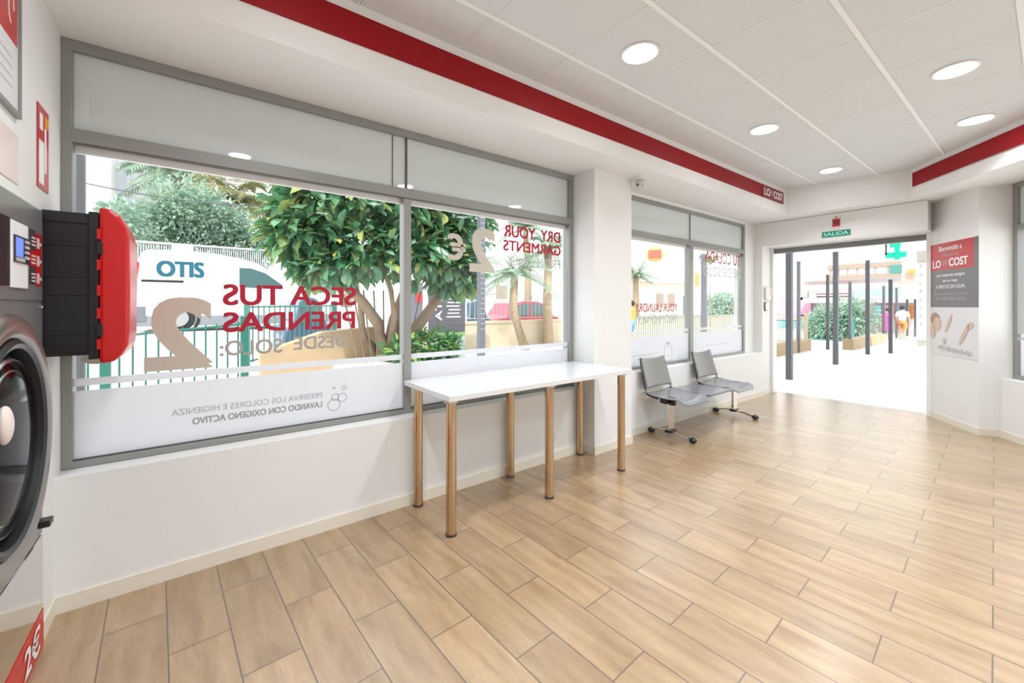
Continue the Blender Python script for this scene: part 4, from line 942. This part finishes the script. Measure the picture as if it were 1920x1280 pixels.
# sandstone kerbs
def kerb(pts, h, label):
    r = MB()
    for (x0, y0), (x1, y1) in zip(pts[:-1], pts[1:]):
        d = Vector((x1 - x0, y1 - y0, 0)).normalized(); nn_ = Vector((-d.y, d.x, 0)) * .25
        r.prism([(x0, y0, -.02), (x1, y1, -.02), (x1 + nn_.x, y1 + nn_.y, -.02), (x0 + nn_.x, y0 + nn_.y, -.02)], (0, 0, h))
    tag(r.build('planter_kerb', M['sand']), label, 'planter')
a = at(1600, 655, z=0); b_ = at(1662, 641, z=0); kerb([(a.x, a.y), (b_.x, b_.y)], .30, 'sandstone planter kerb right of the bush')
a = at(1458, 667, z=0); b_ = at(1521, 655, z=0); kerb([(a.x - 1.0, a.y), (b_.x, b_.y)], .30, 'sandstone planter kerb left of the bush')
f0 = at(1440, 662, z=0); f1 = at(1520, 652, z=0)
fence('metal_fence', [(f0.x, f0.y + .12, .95, .2), (f1.x, f1.y + .12, .95, .2)], 'cream coloured railing on the kerb beside the nearest dark post', M['cream'], .16)
f0 = at(1512, 640, z=0); f1 = at(1600, 640, z=0); fence('metal_fence', [(f0.x, f0.y, .8, 0), (f1.x, f1.y, .8, 0)], 'green railing in front of the large bush', M['tealsign'] if False else M['paintgreen'], .25)
f0 = at(1625, 638, z=0); f1 = at(1660, 634, z=0); fence('metal_fence', [(f0.x, f0.y, .85, .2), (f1.x, f1.y, .85, .2)], 'blue green railing behind the right planter kerb', M['greenmetal'], .25)
def D(u, v, x): p = at(u, v, x=x); return (x, p.y, p.z)
t = empty('bushy_palm', D(1580, 640, 19)[:2] + (-.02,)); tag(t, 'large feathery green bush in the middle of the doorway view', 'bush')
rg = random.Random(41); m = MB(); blob_leaves(m, [(D(1540, 610, 19), (.6, .6, .6)), (D(1575, 605, 19), (.8, .8, .75)), (D(1600, 595, 19), (.7, .7, .8)), (D(1560, 620, 19), (.9, .8, .4))], 3200, .26, .06, rg, -.2, .2); m.build('foliage', M['leafpale'], t, weld=False)
m = MB(); m.cyl(D(1580, 645, 19)[:2] + (-.02,), D(1580, 600, 19), .12, n=8); m.build('trunk', M['bark'], t)
# shop row at the far end
XF = 27.0
t = empty('shop_building', (XF + 4, 5, -.02)); tag(t, 'two storey shop row with pink and cyan fascias across the far end', 'building')
def fbox(u0, v0, u1, v1, x, dep, name, mt, par):
    a = at(u0, v0, x=x); b = at(u1, v1, x=x); q = MB(); q.box(x, x + dep, min(a.y, b.y), max(a.y, b.y), max(min(a.z, b.z), -.019), max(a.z, b.z)); return q.build(name, mt, par)
fbox(1440, 505, 1760, 640, XF, .5, 'wall', M['palepink'], t)
fbox(1506, 497, 1700, 520, XF - .3, .3, 'upper_front', M['house'], t)
for u in (1556, 1572, 1588, 1606, 1622, 1640): fbox(u, 500, u + 2, 517, XF - .35, .05, 'window', M['brownwin'], t)
fbox(1552, 517, 1700, 518.5, XF - .4, .1, 'balcony_edge', M['brownwin'], t); fbox(1552, 496, 1700, 497.5, XF - .4, .1, 'balcony_edge', M['brownwin'], t)
fbox(1664, 497, 1672, 515, XF - .36, .05, 'window', M['brownwin'], t)
fbox(1440, 537, 1600, 546, XF - .3, .3, 'grey_fascia', M['lightgrey'], t)
fbox(1440, 546, 1500, 600, XF - .4, .4, 'pink_fascia', M['peach'], t); fbox(1440, 558, 1520, 590, XF - .5, .1, 'pink_awning', M['pinkaw'], t)
fbox(1500, 545, 1514, 562, XF - .5, .1, 'yellow_panel', M['yellow'], t)
fbox(1516, 536, 1530, 546, XF - .5, .1, 'white_panel', M['white'], t); fbox(1516, 547, 1530, 563, XF - .6, .1, 'pink_panel', M['pinkaw'], t)
fbox(1531, 544, 1594, 549, XF - .5, .1, 'pink_stripe', M['pinkaw'], t); fbox(1531, 552, 1594, 554, XF - .5, .1, 'pink_stripe', M['pinkaw'], t)
fbox(1594, 541, 1760, 556, XF - .6, .2, 'cyan_fascia', M['cyanaw'], t)
fbox(1505, 558, 1720, 567, XF - 1.4, 1.3, 'white_awning', M['white'], t)
for u0, u1, mt in ((1475, 1484, M['signdark']), (1500, 1512, M['signdark']), (1512, 1522, M['bluecloth']), (1640, 1652, M['cyanaw']), (1655, 1676, M['pinkaw']), (1684, 1698, M['bluecloth']), (1701, 1713, M['browncloth'])):
    fbox(u0, 572, u1, 598, XF - .3, .1, 'shop_display', mt, t)
fbox(1440, 600, 1530, 632, XF - .3, .1, 'lower_front', M['cyanaw'], t)
# upper tower on the right with the green sign
t = empty('corner_building', (22, 1.5, -.02)); tag(t, 'peach coloured corner building behind the white board', 'building')
fbox(1690, 455, 1760, 560, 22.5, 2, 'wall', mat('peach_render', (.78, .56, .46), .9), t)
fbox(1668, 497, 1690, 512, 22.4, .3, 'green_balcony', M['paintgreen'], t); fbox(1700, 505, 1716, 512, 22.3, .1, 'orange_sign', M['orange'], t); fbox(1698, 516, 1718, 519, 22.3, .1, 'dark_sign', M['brownwin'], t)
t = empty('green_cross_sign', D(1680, 475, 9.5)); tag(t, 'bright green pharmacy style sign hanging high in the doorway view', 'sign')
fbox(1660, 474, 1699, 481, 9.5, .06, 'sign_arm', M['tealsign'], t); fbox(1668, 456, 1688, 462, 9.5, .06, 'sign_arm', M['tealsign'], t); fbox(1677, 460, 1686, 486, 9.49, .08, 'sign_arm', M['tealsign'], t)
a = at(1661, 478, x=9.5); m = MB(); m.box(9.5, 9.53, a.y - .012, a.y + .012, a.z, 2.455); m.build('sign_bracket', M['pole'], t)
# column and vertical board right
p = at(1732, 680, z=0)
t = m = MB(); m.box(p.x, p.x + .5, p.y - .35, at(1719, 600, x=p.x).y, -.02, 2.9); tag(m.build('square_column', mat('taupe_render', (.55, .52, .48), .9)), 'square taupe column outside on the right of the doorway', 'column')
XB = p.x - .12
t = empty('vertical_board', (XB, p.y, .5)); tag(t, 'tall narrow white board with small vertical marks on the column', 'sign')
a = at(1718, 493, x=XB); b_ = at(1745, 638, x=XB); m = MB(); m.box(XB, XB + .1, min(a.y, b_.y), max(a.y, b_.y), b_.z, a.z); m.build('board', M['white'], t)
m = MB(); yy = a.y - .07
for k in range(9): m.box(XB - .004, XB, yy - .02 - .012 * (k % 2), yy + .02, b_.z + .12 + k * .18, b_.z + .12 + k * .18 + .05 + .02 * (k % 3))
m.build('print_marks', M['lightgrey'], t)
# beyond the angled window
t = empty('yellow_kiosk', (10, -3, -.02)); tag(t, 'pale kiosk with yellow fascia glimpsed through the far right window', 'building')
a = at(1908, 400, x=12); m = MB(); m.box(12, 13, a.y - 4, a.y + .3, -.02, 3.2); m.build('wall', M['house'], t)
b_ = at(1915, 490, x=11.9); m = MB(); m.box(11.88, 12, a.y - 4, a.y - .02, b_.z, at(1915, 440, x=11.9).z); m.build('fascia', M['yellow'], t)
m = MB(); m.box(11.9, 12, a.y - .6, a.y - .05, 1.0, 1.15); m.build('shelf', M['orange'], t)
